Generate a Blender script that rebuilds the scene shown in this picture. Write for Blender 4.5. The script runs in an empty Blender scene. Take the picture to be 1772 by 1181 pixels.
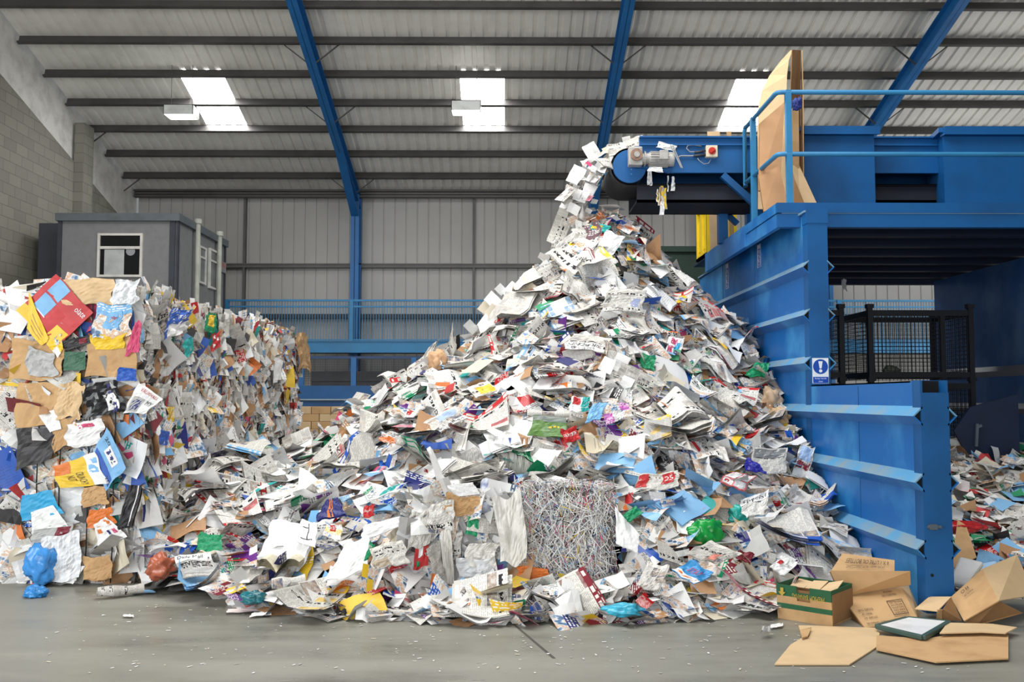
import bpy, bmesh, math, random
import numpy as np
from mathutils import Vector, Matrix, noise as mnoise

# ------------------------------------------------------------------ camera, world, lights, exposure
SC = bpy.context.scene
COL = SC.collection
IW, IH, FPX = 1772.0, 1181.0, 1600.0
EYE = Vector((0.0, 0.0, 1.6))
PITCH = math.atan((690.0 - IH / 2) / FPX)
YAW = math.atan(11.0 / FPX)
FWD = Vector((math.sin(YAW) * math.cos(PITCH), math.cos(YAW) * math.cos(PITCH), math.sin(PITCH)))
RIGHT = Vector((math.cos(YAW), -math.sin(YAW), 0.0))
UP = RIGHT.cross(FWD)
cd = bpy.data.cameras.new('camera')
cd.sensor_width = 36.0
cd.lens = 36.0 * FPX / IW
cd.clip_end = 200
cam = bpy.data.objects.new('camera', cd)
COL.objects.link(cam)
cam.location = EYE
cam.rotation_euler = FWD.to_track_quat('-Z', 'Y').to_euler()
SC.camera = cam

W = bpy.data.worlds.new('world')
SC.world = W
W.use_nodes = True
W.node_tree.nodes['Background'].inputs[0].default_value = (0.88, 0.95, 1.0, 1)
W.node_tree.nodes['Background'].inputs[1].default_value = 0.22

def area(name, loc, target, sx, sy, power, col=(1, 1, 1)):
    l = bpy.data.lights.new(name, 'AREA')
    l.shape = 'RECTANGLE'; l.size = sx; l.size_y = sy; l.energy = power; l.color = col
    o = bpy.data.objects.new(name, l); COL.objects.link(o)
    o.location = loc
    o.rotation_euler = (Vector(target) - Vector(loc)).to_track_quat('-Z', 'Y').to_euler()
    return o
# area light for an unseen loading door behind the camera, tilted at the roof
area('loading_door_daylight', (-2.0, -6.0, 3.0), (0.5, 14, 6.4), 10, 5.5, 760, (0.97, 0.99, 1.0))
area('left_fill_added', (-9.3, 2.6, 3.4), (3.0, 10.2, 2.6), 6.5, 5.0, 760, (0.98, 0.99, 1.0))  # added area light for the brighter left-facing sides, no door built there
area('right_fill_added', (13.7, 19.5, 3.2), (6.0, 21.5, 2.8), 6.0, 5.0, 360, (0.98, 0.99, 1.0))  # added area light to brighten the back right, no door built there
area('overhead_fill_added', (-1.0, 9.0, 9.5), (0, 10.5, 0), 11, 5, 900, (1.0, 0.99, 0.97))  # added overhead area light for the pile, no rooflight built there
SC.view_settings.view_transform = 'Standard'
SC.view_settings.look = 'None'
SC.view_settings.exposure = 0.22
SC.view_settings.gamma = 1.0
SC.view_settings.use_curve_mapping = False

# ------------------------------------------------------------------ pixel of the photograph -> point of the place
def ray(px, py):
    return FWD + RIGHT * ((px - IW / 2) / FPX) + UP * ((IH / 2 - py) / FPX)
def PY(px, py, y):
    d = ray(px, py); return EYE + d * ((y - EYE.y) / d.y)
def PX(px, py, x):
    d = ray(px, py); return EYE + d * ((x - EYE.x) / d.x)
def PZ(px, py, z=0.0):
    d = ray(px, py); return EYE + d * ((z - EYE.z) / d.z)
def lin(c):
    return tuple((v / 12.92 if v <= 0.04045 else ((v + 0.055) / 1.055) ** 2.4) for v in c)
def rgb(r, g, b):
    return lin((r / 255.0, g / 255.0, b / 255.0)) + (1.0,)

# ------------------------------------------------------------------ node helper
class NT:
    def __init__(s, name):
        s.mat = bpy.data.materials.new(name); s.mat.use_nodes = True
        s.t = s.mat.node_tree; s.t.nodes.clear()
        s.out = s.n('ShaderNodeOutputMaterial'); s.b = s.n('ShaderNodeBsdfPrincipled')
        s.l(s.b.outputs[0], s.out.inputs[0])
    def n(s, typ, **kw):
        nd = s.t.nodes.new(typ)
        for k, v in kw.items(): setattr(nd, k, v)
        return nd
    def l(s, a, b): s.t.links.new(a, b)
    def put(s, inp, v):
        if hasattr(v, 'links') or hasattr(v, 'is_linked'): s.l(v, inp)
        else:
            try: inp.default_value = v
            except Exception: inp.default_value = tuple(v)[:3]
    def m(s, op, a, b=None, c=None):
        nd = s.n('ShaderNodeMath', operation=op)
        s.put(nd.inputs[0], a)
        if b is not None: s.put(nd.inputs[1], b)
        if c is not None: s.put(nd.inputs[2], c)
        return nd.outputs[0]
    def mix(s, f, a, b):
        nd = s.n('ShaderNodeMix', data_type='RGBA')
        s.put(nd.inputs[0], f); s.put(nd.inputs[6], a); s.put(nd.inputs[7], b)
        return nd.outputs[2]
    def xyz(s, x, y, z=0.0):
        nd = s.n('ShaderNodeCombineXYZ')
        s.put(nd.inputs[0], x); s.put(nd.inputs[1], y); s.put(nd.inputs[2], z)
        return nd.outputs[0]
    def wn(s, vec):
        nd = s.n('ShaderNodeTexWhiteNoise', noise_dimensions='3D'); s.l(vec, nd.inputs[0])
        return nd.outputs[0]
    def noise(s, vec, scale, detail=3.0, rough=0.5):
        nd = s.n('ShaderNodeTexNoise'); nd.inputs['Scale'].default_value = scale
        nd.inputs['Detail'].default_value = detail; nd.inputs['Roughness'].default_value = rough
        if vec is not None: s.l(vec, nd.inputs['Vector'])
        return nd
    def ramp(s, f, stops, mode='LINEAR'):
        nd = s.n('ShaderNodeValToRGB'); cr = nd.color_ramp; cr.interpolation = mode
        while len(cr.elements) > 1: cr.elements.remove(cr.elements[-1])
        cr.elements[0].position, cr.elements[0].color = stops[0]
        for p, c in stops[1:]:
            e = cr.elements.new(p); e.color = c
        s.l(f, nd.inputs[0]); return nd.outputs[0]
    def geo(s): return s.n('ShaderNodeNewGeometry')
    def bump(s, h, strength=0.2, dist=0.01):
        nd = s.n('ShaderNodeBump'); nd.inputs['Strength'].default_value = strength; nd.inputs['Distance'].default_value = dist
        s.l(h, nd.inputs['Height']); s.l(nd.outputs[0], s.b.inputs['Normal'])

MATS = {}
def mat(name, col, rough=0.6, metal=0.0, vary=0.12, scale=3.0, bump=0.0, bscale=40.0, col2=None, thr=(0.45, 0.7)):
    """plain painted / raw surface with a little wear: noise mixes col towards col2"""
    if name in MATS: return MATS[name]
    k = NT(name); g = k.geo(); tc = k.n('ShaderNodeTexCoord')
    v = tc.outputs['Object']
    nz = k.noise(v, scale, 5.0, 0.6)
    if col2 is None: col2 = tuple(c * (1 - vary * 2.2) for c in col[:3]) + (1,)
    f = k.ramp(nz.outputs[0], [(thr[0], (0, 0, 0, 1)), (thr[1], (1, 1, 1, 1))])
    c = k.mix(f, col, col2)
    k.l(c, k.b.inputs['Base Color'])
    k.b.inputs['Roughness'].default_value = rough; k.b.inputs['Metallic'].default_value = metal
    if bump:
        n2 = k.noise(v, bscale, 4.0); k.bump(n2.outputs[0], bump, 0.01)
    MATS[name] = k.mat
    return k.mat
def emis(name, col, strength):
    if name in MATS: return MATS[name]
    k = NT(name)
    k.b.inputs['Base Color'].default_value = col
    k.b.inputs['Emission Color'].default_value = col; k.b.inputs['Emission Strength'].default_value = strength
    MATS[name] = k.mat; return k.mat

# ------------------------------------------------------------------ mesh builder
class MB:
    def __init__(s): s.v = []; s.f = []; s.mi = []; s.uv = None
    def add(s, vs, fs, mi=0):
        o = len(s.v); s.v += [tuple(p) for p in vs]; s.f += [tuple(i + o for i in f) for f in fs]; s.mi += [mi] * len(fs); return s
    def box(s, lo, hi, mi=0):
        x0, y0, z0 = lo; x1, y1, z1 = hi
        return s.add([(x0, y0, z0), (x1, y0, z0), (x1, y1, z0), (x0, y1, z0), (x0, y0, z1), (x1, y0, z1), (x1, y1, z1), (x0, y1, z1)],
                     [(0, 3, 2, 1), (4, 5, 6, 7), (0, 1, 5, 4), (1, 2, 6, 5), (2, 3, 7, 6), (3, 0, 4, 7)], mi)
    def bar(s, p0, p1, w, h, up=(0, 0, 1), off=(0, 0), mi=0):
        """box section w (sideways) x h (along up) from p0 to p1"""
        p0 = Vector(p0); p1 = Vector(p1); d = (p1 - p0).normalized(); up = Vector(up)
        sd = d.cross(up)
        if sd.length < 1e-4: sd = d.cross(Vector((0, 1, 0)))
        sd.normalize(); u = sd.cross(d).normalized()
        vs = []
        for p in (p0, p1):
            for a, b in ((-1, -1), (1, -1), (1, 1), (-1, 1)):
                vs.append(p + sd * (off[0] + a * w / 2) + u * (off[1] + b * h / 2))
        return s.add(vs, [(0, 1, 2, 3), (7, 6, 5, 4), (0, 4, 5, 1), (1, 5, 6, 2), (2, 6, 7, 3), (3, 7, 4, 0)], mi)
    def tube(s, pts, r, n=10, mi=0):
        pts = [Vector(p) for p in pts]; rings = []; prev = None
        for i, p in enumerate(pts):
            d = ((pts[min(i + 1, len(pts) - 1)] - pts[max(i - 1, 0)])).normalized()
            a = d.cross(Vector((0, 0, 1)))
            if a.length < 0.05: a = d.cross(Vector((0, 1, 0)))
            a.normalize()
            if prev and a.dot(prev) < 0: a = -a
            prev = a; b = d.cross(a)
            rr = r[i] if isinstance(r, (list, tuple)) else r
            rings.append([p + a * math.cos(2 * math.pi * k / n) * rr + b * math.sin(2 * math.pi * k / n) * rr for k in range(n)])
        vs = [q for rg in rings for q in rg]; fs = []
        for i in range(len(pts) - 1):
            for k in range(n):
                fs.append((i * n + k, i * n + (k + 1) % n, (i + 1) * n + (k + 1) % n, (i + 1) * n + k))
        fs.append(tuple(range(n))[::-1]); fs.append(tuple((len(pts) - 1) * n + k for k in range(n)))
        return s.add(vs, fs, mi)
    def cyl(s, p0, p1, r, n=20, mi=0): return s.tube([p0, p1], r, n, mi)
    def prism(s, prof, p0, u, w, d, mi=0):
        """profile of (a,b) in the plane u,w at p0, swept by the vector d"""
        p0 = Vector(p0); u = Vector(u); w = Vector(w); d = Vector(d); n = len(prof)
        vs = [p0 + u * a + w * b for a, b in prof] + [p0 + d + u * a + w * b for a, b in prof]
        fs = [(i, (i + 1) % n, n + (i + 1) % n, n + i) for i in range(n)] + [tuple(range(n))[::-1], tuple(range(n, 2 * n))]
        return s.add(vs, fs, mi)
    def mesh(s, name):
        me = bpy.data.meshes.new(name); me.from_pydata(s.v, [], s.f)
        if any(s.mi):
            me.polygons.foreach_set('material_index', s.mi)
        return me
    def obj(s, name, m, parent=None, smooth=False, bevel=0.0, fix=True):
        me = s.mesh(name)
        for q in (m if isinstance(m, (list, tuple)) else [m]): me.materials.append(q)
        if fix:
            bm = bmesh.new(); bm.from_mesh(me); bmesh.ops.recalc_face_normals(bm, faces=bm.faces); bm.to_mesh(me); bm.free()
        if smooth: me.polygons.foreach_set('use_smooth', [True] * len(me.polygons))
        o = bpy.data.objects.new(name, me); COL.objects.link(o)
        if parent is not None:
            o.parent = parent; o.matrix_parent_inverse = parent.matrix_world.inverted() if False else Matrix.Translation(-Vector(parent.location))
        if bevel:
            b = o.modifiers.new('bevel', 'BEVEL'); b.width = bevel; b.segments = 2; b.limit_method = 'ANGLE'
        me.update(); return o
def tag(o, label, cat, group=None, kind=None):
    if label: o['label'] = label
    if cat: o['category'] = cat
    if group: o['group'] = group
    if kind: o['kind'] = kind
    return o
def thing(name, loc, label, cat, group=None):
    o = bpy.data.objects.new(name, None); o.empty_display_size = 0.2; COL.objects.link(o); o.location = loc
    return tag(o, label, cat, group)
def struct(o): o['kind'] = 'structure'; return o

# text laid on a plane: origin is the centre, u along the line of writing, v up the letters
FONT_CACHE = {}
def text_geo(s):
    if s in FONT_CACHE: return FONT_CACHE[s]
    c = bpy.data.curves.new('txt', 'FONT'); c.body = s; c.align_x = 'CENTER'; c.align_y = 'CENTER'; c.size = 1.0; c.resolution_u = 3
    o = bpy.data.objects.new('txt', c); COL.objects.link(o)
    dg = bpy.context.evaluated_depsgraph_get(); dg.update()
    me = bpy.data.meshes.new_from_object(o.evaluated_get(dg))
    vs = [tuple(v.co) for v in me.vertices]; fs = [tuple(p.vertices) for p in me.polygons]
    bpy.data.objects.remove(o); bpy.data.curves.remove(c); bpy.data.meshes.remove(me)
    xs = [v[0] for v in vs]; ys = [v[1] for v in vs]
    cx, cy = (min(xs) + max(xs)) / 2, (min(ys) + max(ys)) / 2
    FONT_CACHE[s] = ([(v[0] - cx, v[1] - cy) for v in vs], fs, max(xs) - min(xs), max(ys) - min(ys))
    return FONT_CACHE[s]
def put_text(mb, s, org, u, v, width=None, height=None, mi=0, lift=0.0):
    vs, fs, w, h = text_geo(s)
    sx = width / w if width else None; sy = height / h if height else None
    sx = sx or sy; sy = sy or sx
    org = Vector(org); u = Vector(u).normalized(); v = Vector(v).normalized(); n = u.cross(v) * lift
    mb.add([org + u * (a * sx) + v * (b * sy) + n for a, b in vs], fs, mi)
# ------------------------------------------------------------------ the hall: floor, walls, roof
BLUE = mat('blue_paint', rgb(0, 86, 148), 0.5, 0.0, 0.14, 1.3)
BLUE_SCUFF = mat('blue_paint_scuffed', rgb(4, 98, 172), 0.42, 0.0, 0, 1.1, col2=rgb(74, 158, 212), thr=(0.46, 0.74))
BLUE_EDGE = mat('blue_paint_rubbed', rgb(80, 150, 196), 0.5, 0.0, 0, 3.0, col2=rgb(128, 150, 162), thr=(0.4, 0.62))
BLUE_FRAME = mat('blue_steel_paint', rgb(28, 104, 168), 0.5, 0.0, 0.1, 2.0)
BLUE_RAIL = mat('blue_gallery_paint', rgb(46, 128, 178), 0.5, 0.0, 0.08, 2.0)
DARK_STEEL = mat('dark_purlin_steel', rgb(84, 82, 80), 0.5, 0.3, 0.12, 2.0)
BLACK = mat('black_hollow', rgb(8, 8, 10), 0.9)  # near-black stands in for the shade inside hollow sections
XL, YB, XR = -9.85, 24.6, 14.0
RS = 0.29
def roof_z(y): return 6.93 + RS * (24.5 - y) + 0.24     # underside of the roof sheets
# floor
k = NT('wet_concrete'); tc = k.n('ShaderNodeTexCoord'); v = tc.outputs['Object']
mp = k.n('ShaderNodeMapping'); mp.inputs['Scale'].default_value = (0.35, 1.5, 1); k.l(v, mp.inputs[0])
n1 = k.noise(mp.outputs[0], 1.1, 6, 0.6); n2 = k.noise(v, 9.0, 5, 0.7)
c = k.ramp(n1.outputs[0], [(0.3, rgb(112, 111, 102)), (0.5, rgb(140, 139, 129)), (0.72, rgb(156, 155, 145))])
c = k.mix(k.m('MULTIPLY', n2.outputs[0], 0.35), c, rgb(108, 106, 98))
k.l(c, k.b.inputs['Base Color'])
r = k.ramp(n1.outputs[0], [(0.34, (0.16, 0.16, 0.16, 1)), (0.5, (0.42, 0.42, 0.42, 1)), (0.7, (0.55, 0.55, 0.55, 1))])
k.l(r, k.b.inputs['Roughness']); k.bump(n2.outputs[0], 0.08, 0.01)
fl = MB().add([(XL - 1, -9, 0), (XR + 1, -9, 0), (XR + 1, YB + 1, 0), (XL - 1, YB + 1, 0)], [(0, 1, 2, 3)]).obj('floor', k.mat)
struct(fl)
tag(MB().add([PZ(872, 1068, 0.0015), PZ(876, 1068, 0.0015), PZ(962, 1140, 0.0015), PZ(956, 1140, 0.0015)], [(0, 1, 2, 3)]).obj('trim_floor_joint', mat('joint_dark', rgb(78, 76, 70), 0.8)), None, None, None, 'structure')

# corrugated sheets
def sheet_profile(x0, x1, pitch, rib_w, rib_h, slope_w):
    pts = []; x = x0
    while x < x1:
        pts += [(x, 0), (x + pitch - rib_w - 2 * slope_w, 0), (x + pitch - rib_w - slope_w, rib_h), (x + pitch - slope_w, rib_h)]
        x += pitch
    pts.append((x1, 0)); return pts
def extrude_profile(pts, f0, f1):
    mb = MB(); n = len(pts); vs = [f0(a, b) for a, b in pts] + [f1(a, b) for a, b in pts]
    return mb.add(vs, [(i, i + 1, n + i + 1, n + i) for i in range(n - 1)])
LINER = mat('roof_liner_sheet', rgb(242, 239, 232), 0.42, 0.0, 0.06, 1.2)
WALL_SHEET = mat('wall_liner_sheet', rgb(176, 174, 170), 0.5, 0.0, 0.05, 0.8)
def roof_strip(xa, xb, ya, yb):
    full = sheet_profile(XL, XR, 0.25, 0.07, 0.04, 0.025)
    def at(x):
        for (a, p), (b, q) in zip(full, full[1:]):
            if a <= x <= b: return p + (q - p) * (x - a) / max(b - a, 1e-6)
        return 0
    pr = [(xa, at(xa))] + [q for q in full if xa < q[0] < xb] + [(xb, at(xb))]
    return extrude_profile(pr, lambda a, b: (a, ya, roof_z(ya) + b), lambda a, b: (a, yb, roof_z(yb) + b))
# purlin lines from the photograph (x = 880)
def roof_y(py):
    d = ray(880, py); t = (6.93 + RS * 24.5 - EYE.z) / (d.z + RS * d.y); return (EYE + d * t).y
PUR = [roof_y(p) for p in (84, 141, 190, 235, 277, 314.5)]
SKX = [(-7.06, -6.10), (-1.0, -0.03), (5.02, 5.98)]
rf = MB()
def join(dst, src): dst.add(src.v, src.f)
xs = [XL] + [q for s_ in SKX for q in s_] + [XR]
join(rf, roof_strip(XL, XR, -8.0, PUR[1] + .07)); join(rf, roof_strip(XL, XR, PUR[3], YB))
for i in range(0, len(xs), 2): join(rf, roof_strip(xs[i], xs[i + 1], PUR[1] + .07, PUR[3]))
struct(rf.obj('ceiling', LINER, fix=False))
GLOW = emis('rooflight_daylight', (1, 1, 1, 1), 20.0)
for i, (a, b) in enumerate(SKX):
    ya, yb = PUR[1] + .07, PUR[3]
    struct(MB().add([(a, ya, roof_z(ya) + .02), (b, ya, roof_z(ya) + .02), (b, yb, roof_z(yb) + .02), (a, yb, roof_z(yb) + .02)], [(0, 1, 2, 3)]).obj('window_%d' % (i + 1), GLOW))
# purlins
up = Vector((0, RS, 1)).normalized()
ORD = ['first', 'second', 'third', 'fourth', 'fifth', 'sixth', 'seventh', 'eighth', 'ninth']
pl = list(reversed(PUR)) + [PUR[0] - 1.03, PUR[0] - 2.06]
for i, y in enumerate(pl):
    mb = MB(); z = roof_z(y) - 0.005; h = 0.20
    a = Vector((XL, y, z)); b = Vector((XR, y, z))
    mb.bar(a, b, 0.012, h, up, (0, -h / 2)); mb.bar(a, b, 0.07, 0.012, up, (-0.03, -0.006)); mb.bar(a, b, 0.07, 0.012, up, (0.03, -h + 0.006))
    mb.bar(a, b, 0.010, 0.03, up, (0.065, -h + 0.02)); mb.bar(a, b, 0.006, 0.02, up, (-0.009, -h * 0.5))
    tag(mb.obj('roof_purlin', DARK_STEEL), 'grey steel roof purlin, %s one up the slope from the eaves beam' % ORD[i], 'purlin', 'purlins under the roof sheets')
mb = MB(); z = 6.93
for dz, w in ((0.0, 0.10), (0.075, 0.07), (0.15, 0.12)):
    mb.bar((XL, YB - 0.3, z + dz + 0.03), (XR, YB - 0.3, z + dz + 0.03), w, 0.05)
mb.bar((XL, YB - 0.26, z + 0.1), (XR, YB - 0.26, z + 0.1), 0.02, 0.22)
tag(mb.obj('eaves_beam', DARK_STEEL), 'dark ribbed steel beam where the roof meets the back wall', 'beam')
# back wall of narrow vertical sheets
pr = []
x = XL
while x < XR:
    pr += [(x, 0), (x + 0.262, 0), (x + 0.270, 0.025), (x + 0.292, 0.025)]; x += 0.30
struct(extrude_profile(pr, lambda a, b: (a, YB + b, 0), lambda a, b: (a, YB + b, 7.4)).obj('wall_back', WALL_SHEET, fix=False))
# rails and uprights of the back wall
WALL_RAIL = mat('wall_rail_steel', rgb(96, 95, 92), 0.55, 0.1, 0.1, 2)
zr = PY(700, 461, 24.5).z
tag(MB().box((XL, 24.42, zr - .05), (XR, 24.58, zr + .05)).box((XL, 24.40, zr + .03), (XR, 24.44, zr + .06)).obj('wall_rail', WALL_RAIL), 'grey horizontal sheeting rail halfway up the back wall', 'rail', 'sheeting rails on the back wall')
zr2 = PY(700, 548, 24.5).z
tag(MB().box((XL, 24.42, zr2 - .06), (XR, 24.58, zr2 + .06)).obj('wall_rail', mat('wall_rail_dark', rgb(60, 60, 62), 0.6)), 'dark horizontal sheeting rail behind the blue gallery railing', 'rail', 'sheeting rails on the back wall')
for px, lb in ((423, 'left of the tall blue column'), (820, 'midway between the tall blue column and the paper peak'), (1209, 'behind the yellow plastic crate')):
    xx = PY(px, 450, 24.5).x
    tag(MB().box((xx - .03, 24.44, 0), (xx + .03, 24.585, 7.0)).obj('wall_upright', WALL_RAIL), 'slim dark wall upright, ' + lb, 'upright', 'slim uprights on the back wall')
# left wall: block work with a raked white sheet above, and a block pier
k = NT('block_wall'); tc = k.n('ShaderNodeTexCoord'); v = tc.outputs['Object']
sp = k.n('ShaderNodeSeparateXYZ'); k.l(v, sp.inputs[0])
vec = k.xyz(k.m('ADD', sp.outputs[0], sp.outputs[1]), sp.outputs[2])
br = k.n('ShaderNodeTexBrick'); k.l(vec, br.inputs[0]); br.inputs['Scale'].default_value = 1.0
br.inputs['Brick Width'].default_value = 0.45; br.inputs['Row Height'].default_value = 0.225; br.inputs['Mortar Size'].default_value = 0.008
br.inputs['Color1'].default_value = rgb(150, 148, 135); br.inputs['Color2'].default_value = rgb(134, 132, 122); br.inputs['Mortar'].default_value = rgb(112, 110, 104)
nz = k.noise(v, 60, 4, 0.7)
k.l(k.mix(k.m('MULTIPLY', nz.outputs[0], 0.45), br.outputs[0], rgb(110, 108, 100)), k.b.inputs['Base Color']); k.b.inputs['Roughness'].default_value = 0.95
k.bump(nz.outputs[0], 0.3, 0.01)
BLOCK = k.mat
# rake line of the block wall top
ra = PX(64, 203, XL); rb = PX(200, 365, XL)
s_ = (rb.z - ra.z) / (rb.y - ra.y)
def rake(y): return ra.z + s_ * (y - ra.y)
struct(MB().add([(XL, -8, 0), (XL, YB, 0), (XL, YB, rake(YB)), (XL, -8, rake(-8)),
                 (XL - .2, -8, 0), (XL - .2, YB, 0), (XL - .2, YB, rake(YB)), (XL - .2, -8, rake(-8))],
                [(0, 1, 2, 3), (4, 7, 6, 5), (0, 3, 7, 4), (1, 5, 6, 2), (3, 2, 6, 7), (0, 4, 5, 1)]).obj('wall_left', BLOCK))
struct(MB().add([(XL - .05, -8, rake(-8) - .1), (XL - .05, YB, rake(YB) - .1), (XL - .05, YB, roof_z(YB) + .1), (XL - .05, -8, roof_z(-8) + .1)], [(0, 1, 2, 3)]).obj('wall_left_upper', mat('white_gable_sheet', rgb(226, 224, 218), 0.6)))
p = PX(136, 300, XL)
struct(MB().box((XL, p.y - 0.25, 0), (XL + 0.22, p.y + 0.25, roof_z(p.y) - 0.25)).obj('wall_left_pier', BLOCK))
struct(MB().box((XR, -8, 0), (XR + .1, YB, 12)).obj('wall_right', WALL_SHEET))
# portal frames
def ibeam(mb, p0, p1, depth, w, up, tf=0.02):
    mb.bar(p0, p1, w, tf, up, (0, -tf / 2)); mb.bar(p0, p1, w, tf, up, (0, -depth + tf / 2)); mb.bar(p0, p1, 0.015, depth, up, (0, -depth / 2))
FX = [PY(616, 420, 24.2).x, PY(1025, 420, 24.2).x, PY(1428, 420, 24.2).x]
for xx, lb in zip(FX, ('standing in the open between the grey cabin and the paper pile', 'its column hidden behind the paper peak', 'rising behind the hoppers on the blue deck')):
    t = thing('portal_frame', (xx, 24.2, 0), 'blue column and rafter, ' + lb, 'steel frame', 'blue portal frames of the hall')
    mb = MB(); ibeam(mb, (xx, 23.98, 0), (xx, 23.98, 6.95), 0.44, 0.22, (0, -1, 0)); mb.obj('column', BLUE_FRAME, t)
    mb = MB()
    zo = -0.205
    ibeam(mb, (xx, 24.45, roof_z(24.45) + zo), (xx, 12.0, roof_z(12.0) + zo), 0.34, 0.20, up); mb.obj('rafter', BLUE_FRAME, t)
    mb = MB(); y0, y1 = 24.0, 21.6
    mb.prism([(y0, roof_z(y0) - .52), (y1, roof_z(y1) - .52), (y0, roof_z(y0) - .95)], (xx - .01, 0, 0), (0, 1, 0), (0, 0, 1), (.02, 0, 0))
    mb.bar((xx, y0, roof_z(y0) - .95), (xx, y1, roof_z(y1) - .53), 0.2, 0.02); mb.obj('haunch', BLUE_FRAME, t)
    for i in (0, 2, 5):
        y = PUR[i]
        for sgn in (-1, 1):
            MB().bar((xx + sgn * .62, y, roof_z(y) - .12), (xx + sgn * .06, y + .05, roof_z(y) - .55), 0.035, 0.02).obj('brace', DARK_STEEL, t)
for py_, yq in ((238, PUR[3]), (314, PUR[5])):
    MBo = MB().bar((XL + .02, yq, roof_z(yq) - .5), (XL + .5, yq, roof_z(yq) - .12), 0.03, 0.02).obj('purlin_brace', DARK_STEEL)
    tag(MBo, 'short dark diagonal brace on the left wall, %s' % ('beside the block pier' if yq == PUR[3] else 'above the grey cabin roof'), 'brace', 'braces on the left wall')
# hanging lamps
LAMP = mat('lamp_housing', rgb(214, 216, 212), 0.4)
for (px, py, rod), lb in (((314, 194, 150), 'left'), ((807, 187, 145), 'middle')):
    c = PY(px, py, 19.3)
    t = thing('hanging_lamp', (c.x, c.y, c.z - .1), 'white box lamp hung by the rooflight %s' % ('nearer the left wall' if lb == 'left' else 'between the two blue rafters'), 'lamp', 'box lamps under the roof')
    mb = MB(); w, d, h = .31, .2, .105
    mb.box((c.x - w, c.y - d, c.z - h), (c.x + w, c.y - d + .012, c.z + h)).box((c.x - w, c.y + d - .012, c.z - h), (c.x + w, c.y + d, c.z + h))
    mb.box((c.x - w, c.y - d, c.z - h), (c.x - w + .012, c.y + d, c.z + h)).box((c.x + w - .012, c.y - d, c.z - h), (c.x + w, c.y + d, c.z + h)).box((c.x - w, c.y - d, c.z + h - .012), (c.x + w, c.y + d, c.z + h))
    mb.obj('housing', LAMP, t)
    for sx in (-.22, .22):
        MB().tube([(c.x + sx, c.y, c.z + h), (c.x + sx, c.y, roof_z(c.y))], 0.006, 6).obj('hanger', DARK_STEEL, t)
    MB().box((c.x - w + .05, c.y - d + .03, c.z - h - .01), (c.x + w - .05, c.y + d - .03, c.z - h + .03)).obj('lamp_lens', emis('lamp_light', (1.0, 0.98, 0.9, 1), 9.0), t)

# ------------------------------------------------------------------ blue gallery along the back wall
YG = 23.4
zt = PY(620, 519, YG).z; zt2 = PY(620, 531, YG).z; zb1 = PY(620, 590.5, YG).z; zb0 = PY(620, 611, YG).z
posts = [PY(392, 560, YG).x, PY(608, 560, YG).x, PY(608, 560, YG).x + 6.2, PY(608, 560, YG).x + 12.4, PY(608, 560, YG).x + 17.6]
bar_me = None
lbs = ('left of the tall blue column', 'running right from the tall blue column behind the pile', 'hidden behind the blue machine wall', 'seen through the opening under the blue deck')
for i in range(4):
    xa, xb = posts[i], posts[i + 1]
    t = thing('gallery_railing', (xa, YG, zb1), 'blue railing of close upright bars, ' + lbs[i], 'railing', 'railing panels of the back gallery')
    MB().bar((xa, YG, zt - .02), (xb, YG, zt - .02), .05, .05).obj('top_rail', BLUE_RAIL, t)
    MB().bar((xa, YG, zt2), (xb, YG, zt2), .04, .04).obj('mid_rail', BLUE_RAIL, t)
    MB().bar((xa, YG, zb1 + .03), (xb, YG, zb1 + .03), .04, .03).obj('bottom_rail', BLUE_RAIL, t)
    MB().box((xa - .05, YG - .05, zb0), (xa + .05, YG + .03, zt)).obj('post', BLUE_RAIL, t)
    n = int((xb - xa) / 0.07)
    bars = MB()
    for j in range(1, n):
        bars.bar((xa + j * .07, YG, zb1), (xa + j * .07, YG, zt), .013, .013, (0, 1, 0))
    if i == 2: bars.obj('bar_infill', BLUE_RAIL, t)
    else:
        for j in range(1, n):
            if bar_me is None:
                o0 = MB().bar((0, 0, zb1), (0, 0, zt), .014, .014, (0, 1, 0)).obj('bar', BLUE_RAIL); bar_me = o0.data; bpy.data.objects.remove(o0)
            o = bpy.data.objects.new('bar', bar_me); COL.objects.link(o); o.parent = t; o.location = (j * .07, 0, -zb1)
DARKFLOOR = mat('gallery_underside', rgb(70, 74, 80), 0.8)
t = thing('gallery_floor', (0, YG, 0), 'blue steel edge beam and floor of the gallery along the back wall', 'gallery')
MB().box((posts[0], YG - .06, zb0), (posts[4], YG + .04, zb1)).box((posts[0], YG - .09, zb1 - .02), (posts[4], YG + .04, zb1)).box((posts[0], YG - .09, zb0), (posts[4], YG + .04, zb0 + .02)).obj('edge_beam', BLUE_RAIL, t)
MB().box((posts[0], YG + .04, zb0 + .03), (posts[4], YB - .1, zb0 + .1)).obj('floor_plate', DARKFLOOR, t)
# wire fence and blue barrier under the gallery
YF = 21.5
f1 = PY(620, 619, YF).z; f0 = PY(620, 668, YF).z; g0 = PY(620, 706, YF).z
t = thing('wire_fence', (0, YF, 0), 'wire mesh fence panel on blue posts under the gallery', 'fence')
xa, xb = PY(505, 640, YF).x, PY(1000, 640, YF).x
MB().bar((xa, YF, f1), (xb, YF, f1), .05, .06).obj('top_rail', mat('navy_steel', rgb(30, 66, 110), .5), t)
for px in (522, 612, 716, 830, 940):
    q = PY(px, 640, YF).x; MB().box((q - .06, YF - .03, f0), (q + .06, YF + .03, f1)).obj('post', BLUE_FRAME, t)
mb = MB(); q = xa
while q < xb: mb.bar((q, YF, f0), (q, YF, f1), .006, .006, (0, 1, 0)); q += .055
z = f0
while z < f1: mb.bar((xa, YF, z), (xb, YF, z), .006, .006); z += .055
mb.obj('wire_mesh', mat('dark_wire', rgb(56, 60, 66), .5, .3), t)
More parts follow.
